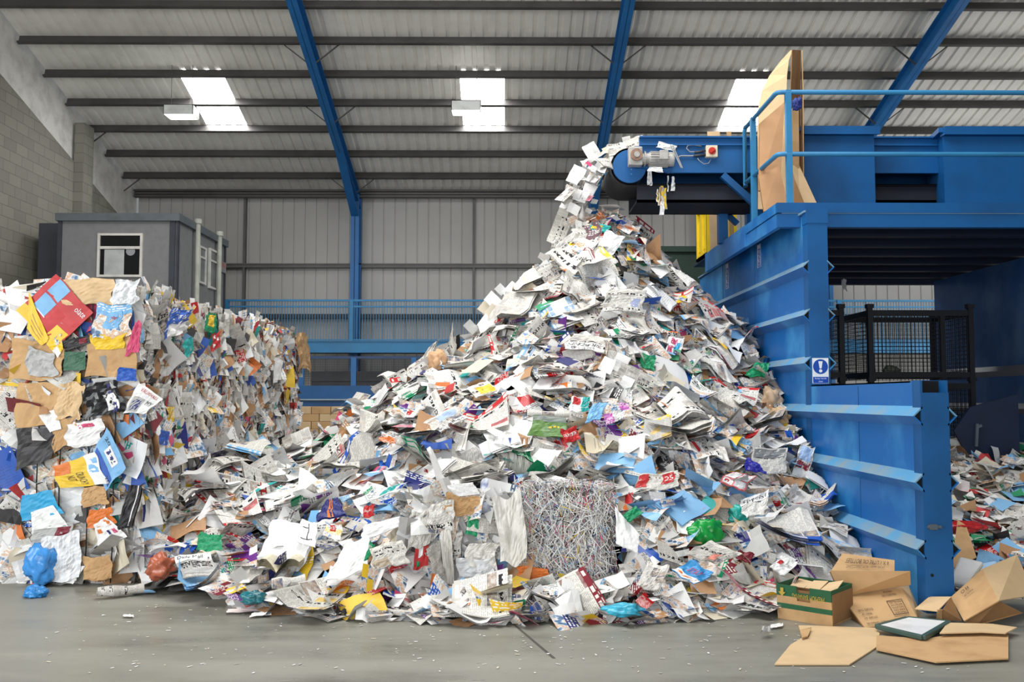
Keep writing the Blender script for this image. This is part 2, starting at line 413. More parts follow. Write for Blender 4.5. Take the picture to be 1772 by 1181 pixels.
t = thing('barrier_beam', (0, YF, 0), 'deep blue steel barrier below the wire mesh fence', 'barrier')
gm = PY(620, 692, YF).z
MB().box((xa, YF - .05, gm + .02), (xb, YF + .3, f0)).box((xa, YF - .05, gm - .02), (xb, YF + .25, gm + .02)).box((xa, YF, g0 - .2), (xb, YF + .25, gm - .02)).obj('plate', BLUE, t)
MB().box((xa, YF - .09, gm - .015), (xb, YF - .04, gm + .015)).obj('edge_strip', mat('pale_strip', rgb(150, 170, 180), .5), t)
for px in (560, 780, 960):
    q = PY(px, 690, YF).x; MB().box((q - .1, YF + .05, 0), (q + .1, YF + .25, g0)).obj('leg', BLUE, t)
tag(MB().box((xa, 23.65, 1.0), (2.0, 23.95, f0 + .4)).box((xa, 23.62, f0 + .15), (2.0, 23.95, f0 + .2)).obj('stacked_dark_plates', mat('dark_plates', rgb(70, 70, 74), .7)), 'dark stacked plates behind the wire mesh fence', 'stack')
# ------------------------------------------------------------------ the blue baling machine
WX = PZ(1594, 1056, 0).x
def yat(px, x, py=700): return PX(px, py, x).y
Y_END, Y_POST, Y_BACK = yat(1594, WX, 1000), yat(1394, WX, 500), 14.9
PW = 0.19
ZW = PX(1397, 667.5, WX).z
ZP = PX(1392, 367, WX).z
mach = thing('baling_machine', (WX, Y_POST, 0), 'big blue steel baling machine with ribbed side wall, deck and hoppers', 'machine')
# scuffed main side panels: outer skin, inner skin
MB().box((WX, Y_POST + .02, 0), (WX + .012, Y_BACK, ZP - .02)).box((WX + PW - .012, Y_POST + .02, 0), (WX + PW, Y_BACK, ZP - .02)).box((WX, Y_POST + .02, ZP - .03), (WX + PW, Y_BACK, ZP - .015)).obj('side_panel', BLUE_SCUFF, mach)
MB().box((WX, Y_END + .03, 0), (WX + .012, Y_POST + .02, ZW)).box((WX + PW - .012, Y_END + .03, 0), (WX + PW, Y_POST + .02, ZW)).box((WX, Y_END + .1, ZW - .012), (WX + PW, Y_POST + .02, ZW)).obj('side_panel', BLUE_SCUFF, mach)
for yy in (8.25, 11.6, 13.3):
    MB().box((WX - .004, yy - .004, 0), (WX + .002, yy + .004, (ZW if yy < Y_POST else ZP) - .03)).obj('seam', mat('seam_line', rgb(30, 80, 130), .6), mach)
# posts: hollow sections
def hollow(mb, x0, x1, y0, y1, z0, z1, t=.012):
    mb.box((x0, y0, z0), (x1, y0 + t, z1)).box((x0, y1 - t, z0), (x1, y1, z1)).box((x0, y0, z0), (x0 + t, y1, z1)).box((x1 - t, y0, z0), (x1, y1, z1))
EP = (WX - .012, WX + PW + .012)
mb = MB(); z1 = PY(1610, 658.5, Y_END).z; zo = PY(1610, 680, Y_END).z
mb.box((EP[0], Y_END - .1, 0), (EP[1], Y_END - .088, zo)).box((EP[0], Y_END + .03, 0), (EP[1], Y_END + .042, z1)).box((EP[0] + .001, Y_END - .09, 0), (EP[0] + .02, Y_END + .035, z1 - .002)).box((EP[1] - .02, Y_END - .09, 0), (EP[1] - .001, Y_END + .035, z1 - .002))
mb.obj('end_post', BLUE, mach)
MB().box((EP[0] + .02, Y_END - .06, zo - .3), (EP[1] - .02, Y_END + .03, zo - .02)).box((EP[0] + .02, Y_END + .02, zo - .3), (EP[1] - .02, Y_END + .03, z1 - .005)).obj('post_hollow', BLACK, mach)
MB().box((WX - .01, Y_POST - .12, 0), (WX + PW + .01, Y_POST + .03, ZP)).obj('corner_post', BLUE, mach)
MB().box((WX - .016, Y_POST - .128, ZP - .14), (WX + PW + .016, Y_POST + .03, ZP + .012)).obj('post_cap', BLUE, mach)
MB().box((WX - .03, Y_POST - .1, ZP - .02), (WX + .02, Y_BACK, ZP + .0)).obj('top_strip', BLUE_EDGE, mach)
# ribs: hollow angle sections on both skins
RZ = [PX(1394, q, WX).z for q in (465, 548, 630, 712)]
dz = (RZ[0] - RZ[3]) / 3
RZ += [RZ[3] - dz, RZ[3] - 2 * dz]
for i, z in enumerate(RZ):
    ya = (Y_POST - .125) if i < 3 else (Y_END - .1)
    h, dp, th = .075, .075, .01
    for side in (-1, 1):
        x = WX if side < 0 else WX + PW
        mb = MB()
        mb.prism([(0, h), (side * dp, 0), (side * (dp - .014), 0), (0, h - .016)], (x, ya, z), (1, 0, 0), (0, 0, 1), (0, Y_BACK - ya, 0), 0)
        mb.prism([(0, -h), (side * dp, 0), (side * (dp - .014), 0), (0, -h + .016)], (x, ya, z), (1, 0, 0), (0, 0, 1), (0, Y_BACK - ya, 0), 1)
        mb.obj('rib', [BLUE_EDGE, BLUE_SCUFF], mach)
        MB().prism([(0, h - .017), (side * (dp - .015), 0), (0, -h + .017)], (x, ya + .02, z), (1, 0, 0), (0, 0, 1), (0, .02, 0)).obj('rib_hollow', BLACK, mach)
# latch and bolts on the end post
MB().box((EP[0] + .03, Y_END - .13, .62), (EP[0] + .09, Y_END - .1, .66)).cyl((EP[0] + .02, Y_END - .115, .64), (EP[0] + .12, Y_END - .115, .64), .012).obj('latch', mat('steel_grey', rgb(110, 122, 134), .4, .6), mach)
for dx, z in ((.05, .1), (.17, .1), (.05, .28)):
    MB().cyl((EP[0] + dx, Y_END - .104, z), (EP[0] + dx, Y_END - .098, z), .012, 12).obj('bolt_hole', BLACK, mach)
# deck
XD = PY(1345, 372, Y_POST + .1).x; YD = Y_POST + .1; YDB = yat(1221, XD, 450)
ZD1 = PY(1500, 351, YD).z; ZDM = PY(1500, 369, YD).z; ZD0 = PY(1500, 393, YD).z; XDR = 9.5
MB().box((XD, YD, ZDM + .004), (XDR, YD + .05, ZD1)).box((XD + .01, YD + .012, ZD0), (XDR, YD + .06, ZDM - .004)).box((XD + .07, YD + .03, ZD0 + .002), (XDR, YD + .12, ZD1 - .01)).obj('deck_beam', BLUE, mach)
MB().box((XD + .05, YD + .006, ZDM - .004), (XDR, YD + .02, ZDM + .002)).obj('seam', mat('pale_seam', rgb(130, 160, 185), .5), mach)
ym = yat(1291, XD, 420)
MB().box((XD - .004, YD + .051, ZDM + .004), (XD + .05, ym, ZD1 - .002)).box((XD + .006, YD + .061, ZD0 + .001), (XD + .06, ym, ZDM - .004)).obj('deck_side_beam', BLUE_SCUFF, mach)
MB().box((XD - .008, ym + .008, ZD0), (XD + .06, YDB, ZD1)).obj('deck_side_beam', BLUE_SCUFF, mach)
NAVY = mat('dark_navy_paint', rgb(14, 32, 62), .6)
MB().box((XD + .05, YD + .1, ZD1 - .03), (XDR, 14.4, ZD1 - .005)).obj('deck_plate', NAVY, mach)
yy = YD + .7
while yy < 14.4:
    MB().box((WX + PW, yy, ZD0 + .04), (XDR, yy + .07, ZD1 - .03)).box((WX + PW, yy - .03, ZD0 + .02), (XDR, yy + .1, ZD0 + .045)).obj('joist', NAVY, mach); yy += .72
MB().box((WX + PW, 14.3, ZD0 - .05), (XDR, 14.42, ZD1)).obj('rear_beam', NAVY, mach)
# far side wall of the bay
XF = PY(1618, 560, 14.2).x
MB().box((XF, 9.5, 0), (XF + .12, 14.2, ZD0 - .02)).obj('inner_side_panel', mat('blue_grey_steel', rgb(44, 84, 138), .35, .2, 0, 1.5, col2=rgb(86, 116, 156)), mach)
for z in RZ[2:]:
    MB().prism([(0, .07), (-.07, 0), (0, -.07)], (XF, 9.5, z), (1, 0, 0), (0, 0, 1), (0, 4.6, 0)).obj('rib', mat('rib_brown', rgb(108, 112, 120), .4), mach)
# hoppers on the deck
YH = 11.05
zt_ = PY(1450, 226, YH).z
xa, xb = PY(1388, 300, YH).x, PY(1514, 300, YH).x
XT = 9.4
def hopper(x0, x1, open_left):
    MB().box((x0, YH, ZD1 - .03), (x1, YH + .02, zt_)).box((x0 + .001, YH + .021, ZD1 - .03), (x0 + .02, YH + 1.6, zt_)).box((x1 - .02, YH + .021, ZD1 - .03), (x1, YH + 1.6, zt_)).obj('hopper', BLUE, mach)
    MB().box((x0 - .02, YH - .088, zt_ - .02), (x1 + .04, YH + .03, zt_ + .03)).box((x0 - .021, YH - .09, zt_ - .07), (x1 + .041, YH - .07, zt_ + .031)).box((x1 + .01, YH - .05, zt_ - .018), (x1 + .05, YH + 1.6, zt_ + .028)).box((x0 - .04, YH - .05, zt_ - .018), (x0, YH + 1.6, zt_ + .028)).obj('hopper_flange', BLUE, mach)
hopper(xa, xb, False)
xc = PY(1634, 300, YH).x
MB().box((xc, YH, ZD1 - .03), (XT, YH + .02, zt_)).obj('hopper', BLUE, mach)
xi = PY(1604, 300, YH + .85).x
MB().add([(xc, YH, ZD1 - .03), (xi, YH + .85, ZD1 - .03), (xi, YH + .85, zt_), (xc, YH, zt_)], [(0, 1, 2, 3)]).obj('hopper_side', BLUE, mach)
MB().box((xc - .02, YH - .09, zt_ - .07), (XT, YH + .03, zt_ + .03)).bar((xc - .02, YH - .04, zt_ + .0), (xi - .05, YH + .85, zt_), .1, .06).obj('hopper_flange', BLUE, mach)
# deck rails
RR = .026
zr1 = PY(1500, 160, YD + .03).z; zr2 = PY(1500, 267, YD + .03).z
xcr = PY(1345, 200, YD + .03).x
y1 = yat(1303, xcr, 211); y2 = y1 + .35
for z, nm in ((zr1, 'top_rail'), (zr2, 'mid_rail')):
    MB().tube([(XDR, YD + .03, z), (xcr + .05, YD + .03, z), (xcr + .01, YD + .05, z), (xcr, YD + .1, z), (xcr, y2, z)], RR, 12).obj(nm, BLUE_RAIL, mach, True)
MB().tube([(xcr, y2, zr1), (xcr, y2 + .04, zr1 - .04), (xcr, y2 + .04, zr2 - .05), (xcr, y2, zr2)], RR, 12).obj('rail_return', BLUE_RAIL, mach, True)
def rpost(x, y): MB().box((x - .03, y - .025, ZD1 - .002), (x + .03, y + .035, zr1 + .02)).obj('rail_post', BLUE_RAIL, mach)
rpost(PY(1366, 300, YD + .03).x, YD + .03); rpost(xcr, y1)
rpost(PY(1366, 300, YD + .03).x + 3.0, YD + .03)
# conveyor support legs and braces
zc0 = PY(1250, 301, 11.3).z
YC0, YC1 = 11.35, 12.35
# --- conveyor
zc1 = PY(1200, 238, YC0).z; zcm = PY(1200, 254, YC0).z
xh = PY(1106, 260, YC0).x
conv = thing('conveyor', (xh, YC0, zc0), 'blue belt conveyor head pouring paper onto the pile', 'conveyor')
for y in (YC0, YC1):
    MB().box((xh, y - .02, zcm), (XT, y + .02, zc1)).box((xh, y - .07, zc1 - .02), (XT, y + .02, zc1)).box((xh, y - .07, zcm), (XT, y + .02, zcm + .015)).obj('side_guard', BLUE, conv)
    zq = PY(1200, 300, YC0).z
    MB().prism([(xh - .06, zcm), (xh + .02, zcm), (XT, zcm), (XT, zq), (xh + .35, zq), (xh - .06, zq + .08)], (0, y - .03, 0), (1, 0, 0), (0, 0, 1), (0, .05, 0)).obj('side_plate', BLUE, conv)
RUB = mat('belt_rubber', rgb(46, 44, 46), .7)
pr_ = .235; cx, cz = PY(1090, 281, YC0).x, PY(1090, 287, YC0).z
pts = [(math.cos(a), math.sin(a)) for a in np.linspace(math.pi / 2, 3 * math.pi / 2, 17)]
prof = [(XT, pr_)] + [(cx + pr_ * a - 0 if False else cx + pr_ * a, pr_ * b) for a, b in pts] + [(XT, -pr_)]
prof = [(a, b + cz) for a, b in prof]
inn = [(XT, cz - pr_ + .02)] + [(cx + (pr_ - .02) * a, cz + (pr_ - .02) * b) for a, b in reversed(pts)] + [(XT, cz + pr_ - .02)]
n = len(prof)
mb = MB(); vs = [(a, YC0 + .04, b) for a, b in prof] + [(a, YC1 - .04, b) for a, b in prof]
mb.add(vs, [(i, i + 1, n + i + 1, n + i) for i in range(n - 1)])
vs = [(a, YC0 + .04, b) for a, b in inn] + [(a, YC1 - .04, b) for a, b in inn]
mb.add(vs, [(i, i + 1, n + i + 1, n + i) for i in range(n - 1)])
mb.obj('belt', RUB, conv, True, fix=False)
MB().cyl((cx, YC0 + .03, cz), (cx, YC1 - .03, cz), pr_ - .025, 28).obj('head_pulley', BLUE, conv)
MB().box((cx + .1, YC0 + .1, cz - pr_ - .2), (XT - 2.5, YC0 + .14, cz - pr_ + .02)).box((cx + .1, YC1 - .14, cz - pr_ - .2), (XT - 2.5, YC1 - .1, cz - pr_ + .02)).box((cx + .1, YC0 + .1, cz - pr_ - .2), (XT - 2.5, YC1 - .1, cz - pr_ - .17)).obj('return_tray', mat('dark_under', rgb(20, 26, 40), .7), conv)
# gear motor
GREY = mat('motor_grey', rgb(176, 174, 170), .45, .2, .15, 9)
def Q(px, py, dy=0): return PY(px, py, YC0 - .1 + dy)
gm_ = MB(); a = Q(1087, 256); b = Q(1111, 288); gm_.box((a.x, YC0 - .17, b.z), (b.x, YC0 - .03, a.z)); g1 = gm_.obj('gearbox', GREY, conv, bevel=.012)
c = Q(1100, 271); ms = []
MB().cyl((c.x, YC0 - .2, c.z), (c.x, YC0 - .16, c.z), .075, 24).obj('gear_flange', mat('rusty_flange', rgb(150, 120, 104), .5, .3, .2, 20), g1)
MB().cyl((c.x, YC0 - .215, c.z), (c.x, YC0 - .19, c.z), .035, 18).obj('shaft_cap', GREY, g1)
a = Q(1110, 275); b = Q(1122, 275); MB().cyl((a.x, YC0 - .1, a.z), (b.x, YC0 - .1, a.z), .07, 18).cyl((a.x + .03, YC0 - .1, a.z), (a.x + .045, YC0 - .1, a.z), .095, 18).obj('coupling', GREY, conv)
a = Q(1122, 276); b = Q(1164, 276); m1 = MB().cyl((a.x, YC0 - .1, a.z), (b.x - .04, YC0 - .1, a.z), .085, 24)
for i in range(9):
    an = math.pi * 2 * i / 18 + math.pi * .5
    for sgn in (0, math.pi):
        m1.bar((a.x + .02, YC0 - .1 + math.cos(an + sgn) * .09, a.z + math.sin(an + sgn) * .09), (b.x - .06, YC0 - .1 + math.cos(an + sgn) * .09, a.z + math.sin(an + sgn) * .09), .006, .02, (0, math.cos(an), math.sin(an)))
mo = m1.obj('motor', GREY, conv, False)
MB().cyl((b.x - .05, YC0 - .1, a.z), (b.x + .01, YC0 - .1, a.z), .09, 24).obj('fan_cover', GREY, mo)
a = Q(1139, 264); b = Q(1154, 280); MB().box((a.x, YC0 - .22, b.z), (b.x, YC0 - .17, a.z)).obj('terminal_box', GREY, mo, bevel=.006)
a = Q(1158, 255); b = Q(1176, 294); MB().bar((a.x, YC0 - .2, a.z), (b.x, YC0 - .2, b.z), .012, .012).bar((a.x + .03, YC0 - .18, a.z), (b.x + .02, YC0 - .18, b.z), .012, .012).obj('guard_bar', mat('zinc', rgb(180, 180, 180), .4, .6), conv)
# isolator switch with cables
a = Q(1220, 254, .07); b = Q(1240, 274, .07)
sw = MB().box((a.x, YC0 - .1, b.z), (b.x, YC0 - .02, a.z)).obj('switch_box', mat('pale_plastic', rgb(216, 204, 180), .5), conv, bevel=.006)
c = (a + b) / 2; MB().cyl((c.x, YC0 - .115, c.z), (c.x, YC0 - .1, c.z), .045, 20).bar((c.x - .03, YC0 - .125, c.z - .02), (c.x + .03, YC0 - .125, c.z + .02), .03, .02, (0, 1, 0)).obj('switch_knob', mat('red_plastic', rgb(190, 50, 36), .4), sw)
CAB = mat('cable_grey', rgb(150, 150, 152), .5)
def cpts(*l): return [PY(x, y, YC0 - .06) for x, y in l]
MB().tube(cpts((1224, 263), (1206, 263), (1194, 263), (1188, 257), (1190, 252), (1200, 251), (1214, 253)), .007, 8).tube(cpts((1172, 273), (1178, 270), (1195, 270), (1210, 269), (1222, 268)), .009, 8).obj('cable', CAB, conv, True)
MB().tube(cpts((1230, 276), (1226, 283), (1218, 284), (1210, 278), (1207, 274)), .005, 8).obj('cable', CAB, conv, True)
MB().tube(cpts((1202, 264), (1222, 261)), .016, 8).tube(cpts((1200, 270), (1222, 268)), .016, 8).obj('cable_gland', mat('gland_dark', rgb(40, 44, 56), .5), conv, True)
# diagonal supports under the conveyor
for y in (YC0 + .0, YC1 - .05):
    p = PY(1250, 303, y); q = PY(1308, 355, y); MB().bar(p, q, .07, .08).obj('support_brace', BLUE, conv)
p = PY(1221, 336, YC1); q = PY(1276, 388, YC1); MB().bar(p, q, .06, .07).obj('support_brace', BLUE, conv)
for px in (1250, 1298):
    q = PY(px, 380, YC1 - .1); MB().box((q.x - .06, YC1 - .16, ZD1 - .02), (q.x + .06, YC1 - .04, zc0)).obj('support_leg', BLUE, conv)
q = PY(1308, 330, YC0 + .1); MB().box((q.x - .06, YC0 + .05, ZD1 - .02), (q.x + .06, YC0 + .17, zc0)).obj('support_leg', BLUE, conv)
# loose side platform plate between deck and conveyor seen below
# sign on the corner post
sx0, sx1 = WX + .012, WX + PW - .012; za = PY(1412, 620, Y_POST - .13).z; zb = PY(1412, 664, Y_POST - .13).z; ys = Y_POST - .128
WHITE = mat('sign_white', rgb(232, 236, 240), .4); SIGNB = mat('sign_blue', rgb(12, 72, 168), .4)
sg = MB().box((sx0, ys - .004, zb), (sx1, ys + .004, za)).obj('safety_sign', WHITE)
sg = tag(sg, 'blue and white safety sign on the blue corner post', 'sign')
cx_ = (sx0 + sx1) / 2; rr = (sx1 - sx0) * .46; zc_ = za - rr - .012
MB().cyl((cx_, ys - .006, zc_), (cx_, ys - .004, zc_), rr, 40).box((sx0 + .004, ys - .006, zb + .004), (sx1 - .004, ys - .004, zb + .068)).obj('blue_print', SIGNB, sg)
mb = MB()
mb.prism([(-.022, rr * .72), (.022, rr * .72), (.010, -rr * .25), (-.010, -rr * .25)], (cx_, ys - .0075, zc_), (1, 0, 0), (0, 0, 1), (0, .0015, 0))
mb.cyl((cx_, ys - .0075, zc_ - rr * .58), (cx_, ys - .006, zc_ - rr * .58), .017, 20)
put_text(mb, 'Keep hands', (cx_, ys - .0075, zb + .050), (1, 0, 0), (0, 0, 1), width=.12, height=.020)
put_text(mb, 'clear', (cx_, ys - .0075, zb + .022), (1, 0, 0), (0, 0, 1), height=.016)
mb.obj('white_print', WHITE, sg)
# vertical sticker strips on the wall
for px, y0_, y1_, lb in ((1313, 423, 463, 'nearer the corner post'), (1258, 456, 500, 'nearer the pile')):
    a = PX(px, y0_, WX - .003); b = PX(px, y1_, WX - .003); hw = .075
    st = MB().box((WX - .003, a.y - hw, b.z), (WX, a.y + hw, a.z)).obj('sticker_strip', SIGNB)
    tag(st, 'narrow upright blue and white sticker strip on the blue wall, ' + lb, 'sticker', 'sticker strips on the blue wall')
    mb = MB(); n = 5; h = (a.z - b.z) / n
    for i in range(n):
        z = a.z - h * (i + .5)
        mb.box((WX - .0045, a.y - hw * .9, z - h * .49), (WX - .003, a.y + hw * .9, z - h * .43)).box((WX - .0045, a.y - hw, z - h * .5), (WX - .003, a.y - hw * .86, z + h * .5)).box((WX - .0045, a.y + hw * .86, z - h * .5), (WX - .003, a.y + hw, z + h * .5))
        if i == 0: mb.box((WX - .005, a.y - hw * .8, z - h * .4), (WX - .003, a.y + hw * .8, z + h * .4)); 
        put_text(mb, ('O', 'B', 'R', 'E', 'V')[i], (WX - .004, a.y, z), (0, -1, 0), (0, 0, 1), width=hw * 1.1, height=h * .55)
    mb.obj('white_print', WHITE, st)

# ------------------------------------------------------------------ wire cages in the bay
CAGE = mat('black_cage_steel', rgb(30, 30, 36), .5, .2)
def cage(x0, x1, y0, y1, z0, z1, label):
    t = thing('wire_cage', (x0, y0, z0), label, 'cage', 'black wire cages in the bay')
    s = .06
    for x in (x0, x1):
        for y in (y0, y1):
            MB().box((x - s / 2, y - s / 2, z0), (x + s / 2, y + s / 2, z1 + .05)).box((x - s * .7, y - s * .7, z1 + .03), (x + s * .7, y + s * .7, z1 + .08)).obj('post', CAGE, t)
    for z in (z0 + .05, z1 - .03):
        for y in (y0, y1): MB().bar((x0, y, z), (x1, y, z), .045, .07).obj('frame_rail', CAGE, t)
        for x in (x0, x1): MB().bar((x, y0, z), (x, y1, z), .045, .07).obj('frame_rail', CAGE, t)
    if x1 - x0 > .7:
        xm = x0 + (x1 - x0) * .72
        MB().box((xm - .03, y0 - .02, z0), (xm + .03, y0 + .02, z1)).obj('upright', CAGE, t)
        xm = x0 + (x1 - x0) * .3
        MB().bar((xm, y1, z1), (xm + .06, y1, z0), .06, .04, (0, 1, 0)).obj('upright', CAGE, t)
    P_ = .05; r = .006
    for y in (y0, y1):
        mb = MB(); x = x0
        while x < x1: mb.bar((x, y, z0), (x, y, z1), r, r, (0, 1, 0)); x += P_
        z = z0
        while z < z1: mb.bar((x0, y, z), (x1, y, z), r, r); z += P_
        mb.obj('wire_mesh', CAGE, t)
    for x in (x0, x1):
        mb = MB(); y = y0
        while y < y1: mb.bar((x, y, z0), (x, y, z1), r, r, (0, 1, 0)); y += P_
        z = z0
        while z < z1: mb.bar((x, y0, z), (x, y1, z), r, r); z += P_
        mb.obj('wire_mesh', CAGE, t)
    return t
yc = 11.3
zt1 = PY(1600, 538, yc).z; zt0 = PY(1600, 656, yc).z
xa, xb, xc_, xd = PY(1432, 600, yc).x, PY(1456, 600, yc).x, PY(1506, 600, yc).x, PY(1680, 600, yc).x
wire = cage
cage(xc_, xd, yc, yc + 1.0, zt0, zt1, 'black wire cage, the wide one on the upper tier beside the sign')
cage(max(xb - 1.15, WX + PW + .16), xb, yc, yc + 1.0, zt0, zt1, 'black wire cage partly behind the blue corner post, upper tier')
cage(xc_, xd, yc, yc + 1.0, .1, zt0 - .06, 'black wire cage under the wide one, behind the low blue wall')
cage(max(xb - 1.15, WX + PW + .16), xb, yc, yc + 1.0, .1, zt0 - .06, 'black wire cage low behind the blue corner post')
t = thing('cage_door', (xd + .1, 10.6, 0), 'dark navy steel plate door with a grey latch below the cages', 'door panel')
a = PY(1650, 720, 10.6); b = PY(1712, 860, 10.6)
MB().prism([(a.x + .2, a.z + .1), (a.x + .75, a.z + .25), (a.x + .75, .02), (a.x + .35, .02), (a.x + .3, b.z + .2), (a.x, b.z + .75)], (0, 10.6, 0), (1, 0, 0), (0, 0, 1), (0, .04, 0)).obj('plate', NAVY, t)
p = PY(1690, 755, 10.55)
MB().bar((p.x, 10.57, p.z - .12), (p.x + .02, 10.57, p.z + .14), .03, .03).bar((p.x + .02, 10.57, p.z + .1), (p.x + .07, 10.57, p.z + .12), .025, .03).obj('latch', mat('steel_grey', rgb(110, 122, 134), .4, .6), t)

# ------------------------------------------------------------------ grey site cabins
CGREY = mat('cabin_grey_render', rgb(128, 129, 130), .8, 0, .06, 6, .15, 120)
CTRIM = mat('cabin_trim', rgb(96, 104, 110), .5, 0, .1, 4)
CDARK = mat('cabin_corner', rgb(56, 60, 70), .6)
UPVC = mat('white_window_frame', rgb(222, 220, 214), .4)
k = NT('cabin_glass'); k.b.inputs['Base Color'].default_value = rgb(20, 22, 26); k.b.inputs['Roughness'].default_value = .06; GLASS = k.mat
Yc0 = 18.3
A = PY(98, 370, Yc0); Bx = PY(309, 370, Yc0)
Yc1 = PX(392, 405, Bx.x).y
zt_c = PY(300, 370, Yc0).z; zt_d = PY(300, 383, Yc0).z
zl = 2.66
for lvl, (z0, z1) in enumerate(((zl, zt_d), (0, zl - .02))):
    cb = thing('site_cabin', (A.x, Yc0, z0), ('grey site cabin with a white window, on the upper level' if lvl == 0 else 'grey site cabin standing on the floor under the upper one'), 'cabin', 'stacked grey site cabins')
    MB().box((A.x + .06, Yc0 + .03, z0), (Bx.x - .03, Yc1 - .02, z1)).obj('body', CGREY, cb)
    MB().box((A.x + .03, Yc0, z0), (A.x + .11, Yc0 + .08, z1)).obj('corner_post', CDARK, cb)
    MB().box((Bx.x - .17, Yc0 + .0, z0), (Bx.x - .06, Yc0 + .04, z1)).box((Bx.x - .04, Yc0, z0), (Bx.x, Yc0 + .1, z1)).obj('corner_post', CDARK, cb)
    MB().box((Bx.x - .04, Yc1 - .08, z0), (Bx.x, Yc1, z1)).obj('corner_post', CDARK, cb)
    if lvl == 0:
        MB().box((A.x, Yc0 - .06, zt_d), (Bx.x + .04, Yc1 + .05, zt_c)).obj('roof', CTRIM, cb)
        a = PY(170, 404, Yc0); b = PY(246, 480, Yc0)
        w = MB(); f = .05; zm = PY(200, 429, Yc0).z; y = Yc0
        for q in ((a.x, a.x + f, b.z, a.z), (b.x - f, b.x, b.z, a.z), (a.x, b.x, a.z - f, a.z), (a.x, b.x, b.z, b.z + f), (a.x, b.x, zm - .03, zm + .03)):
            e = .003 * (q[1] - q[0] > .2)
            w.box((q[0] + e, y - .03 + e, q[2] + e), (q[1] - e, y + .03 - e, q[3] - e))
        wo = w.obj('window', UPVC, cb)
        MB().box((a.x + f, y + .005, b.z + f), (b.x - f, y + .02, a.z - f)).obj('pane', GLASS, wo)
        c0 = PY(181, 432, Yc0); c1 = PY(214, 478, Yc0)
        MB().box((c0.x, y - .002, c1.z), (c1.x, y + .004, c0.z)).obj('blind', mat('blind_white', rgb(188, 190, 190), .6), wo)
        q = PY(226, 435, Yc0); MB().cyl((q.x, y - .004, q.z), (q.x, y + .003, q.z), .09, 24).obj('wall_clock_disc', mat('disc_grey', rgb(150, 152, 156), .5), wo)
        for (p0, p1, t0, t1, b0, b1) in ((345, 357, 424, 430, 490, 495), (363, 377, 429, 434, 499, 505)):
            ya = PX(p0, t0, Bx.x).y; yb = PX(p1, t1, Bx.x).y; z1_ = PX(p0, t0, Bx.x).z; z0_ = PX(p0, b0, Bx.x).z; zm_ = z1_ - (z1_ - z0_) * .3
            w = MB()
            for u0, u1, v0, v1 in ((ya, ya + .05, z0_, z1_), (yb - .05, yb, z0_, z1_), (ya, yb, z1_ - .05, z1_), (ya, yb, z0_, z0_ + .05), (ya, yb, zm_ - .025, zm_ + .025)):
                e = .003 * (u1 - u0 > .1); w.box((Bx.x - .03, u0 + e, v0 + e), (Bx.x + .02 - e, u1 - e, v1 - e))
            wo = w.obj('window', UPVC, cb)
            MB().box((Bx.x - .03, ya + .05, z0_ + .05), (Bx.x - .005, yb - .05, z1_ - .05)).obj('pane', mat('grey_pane', rgb(120, 124, 126), .15), wo)
        for px in (341, 379):
            q = PX(px, 450, Bx.x + .06); MB().tube([(Bx.x + .07, q.y, zl - .4), (Bx.x + .07, q.y, zt_c + .06)], .05, 12).tube([(Bx.x + .07, q.y, zt_c - .02), (Bx.x + .07, q.y, zt_c + .08)], .075, 12).obj('downpipe', mat('pale_pipe', rgb(190, 192, 180), .5), cb)
        a = PX(383, 452, Bx.x + .004); b = PX(391, 474, Bx.x + .004)
        MB().box((Bx.x - .02, a.y, b.z), (Bx.x + .006, b.y, a.z)).obj('notice', mat('notice_grey', rgb(150, 146, 146), .5), cb)
        mb = MB(); put_text(mb, 'FIRE', (Bx.x + .008, (a.y + b.y) / 2, a.z - .07), (0, 1, 0), (0, 0, 1), width=(b.y - a.y) * .9, height=.1); mb.obj('notice_text', mat('notice_red', rgb(200, 70, 50), .5), cb)
t = tag(MB().box((XL + .25, 18.9, 0), (A.x - .02, 19.6, PY(80, 388, 19).z)).obj('dark_panel', CDARK), 'dark upright panel between the cabin and the block wall', 'panel')
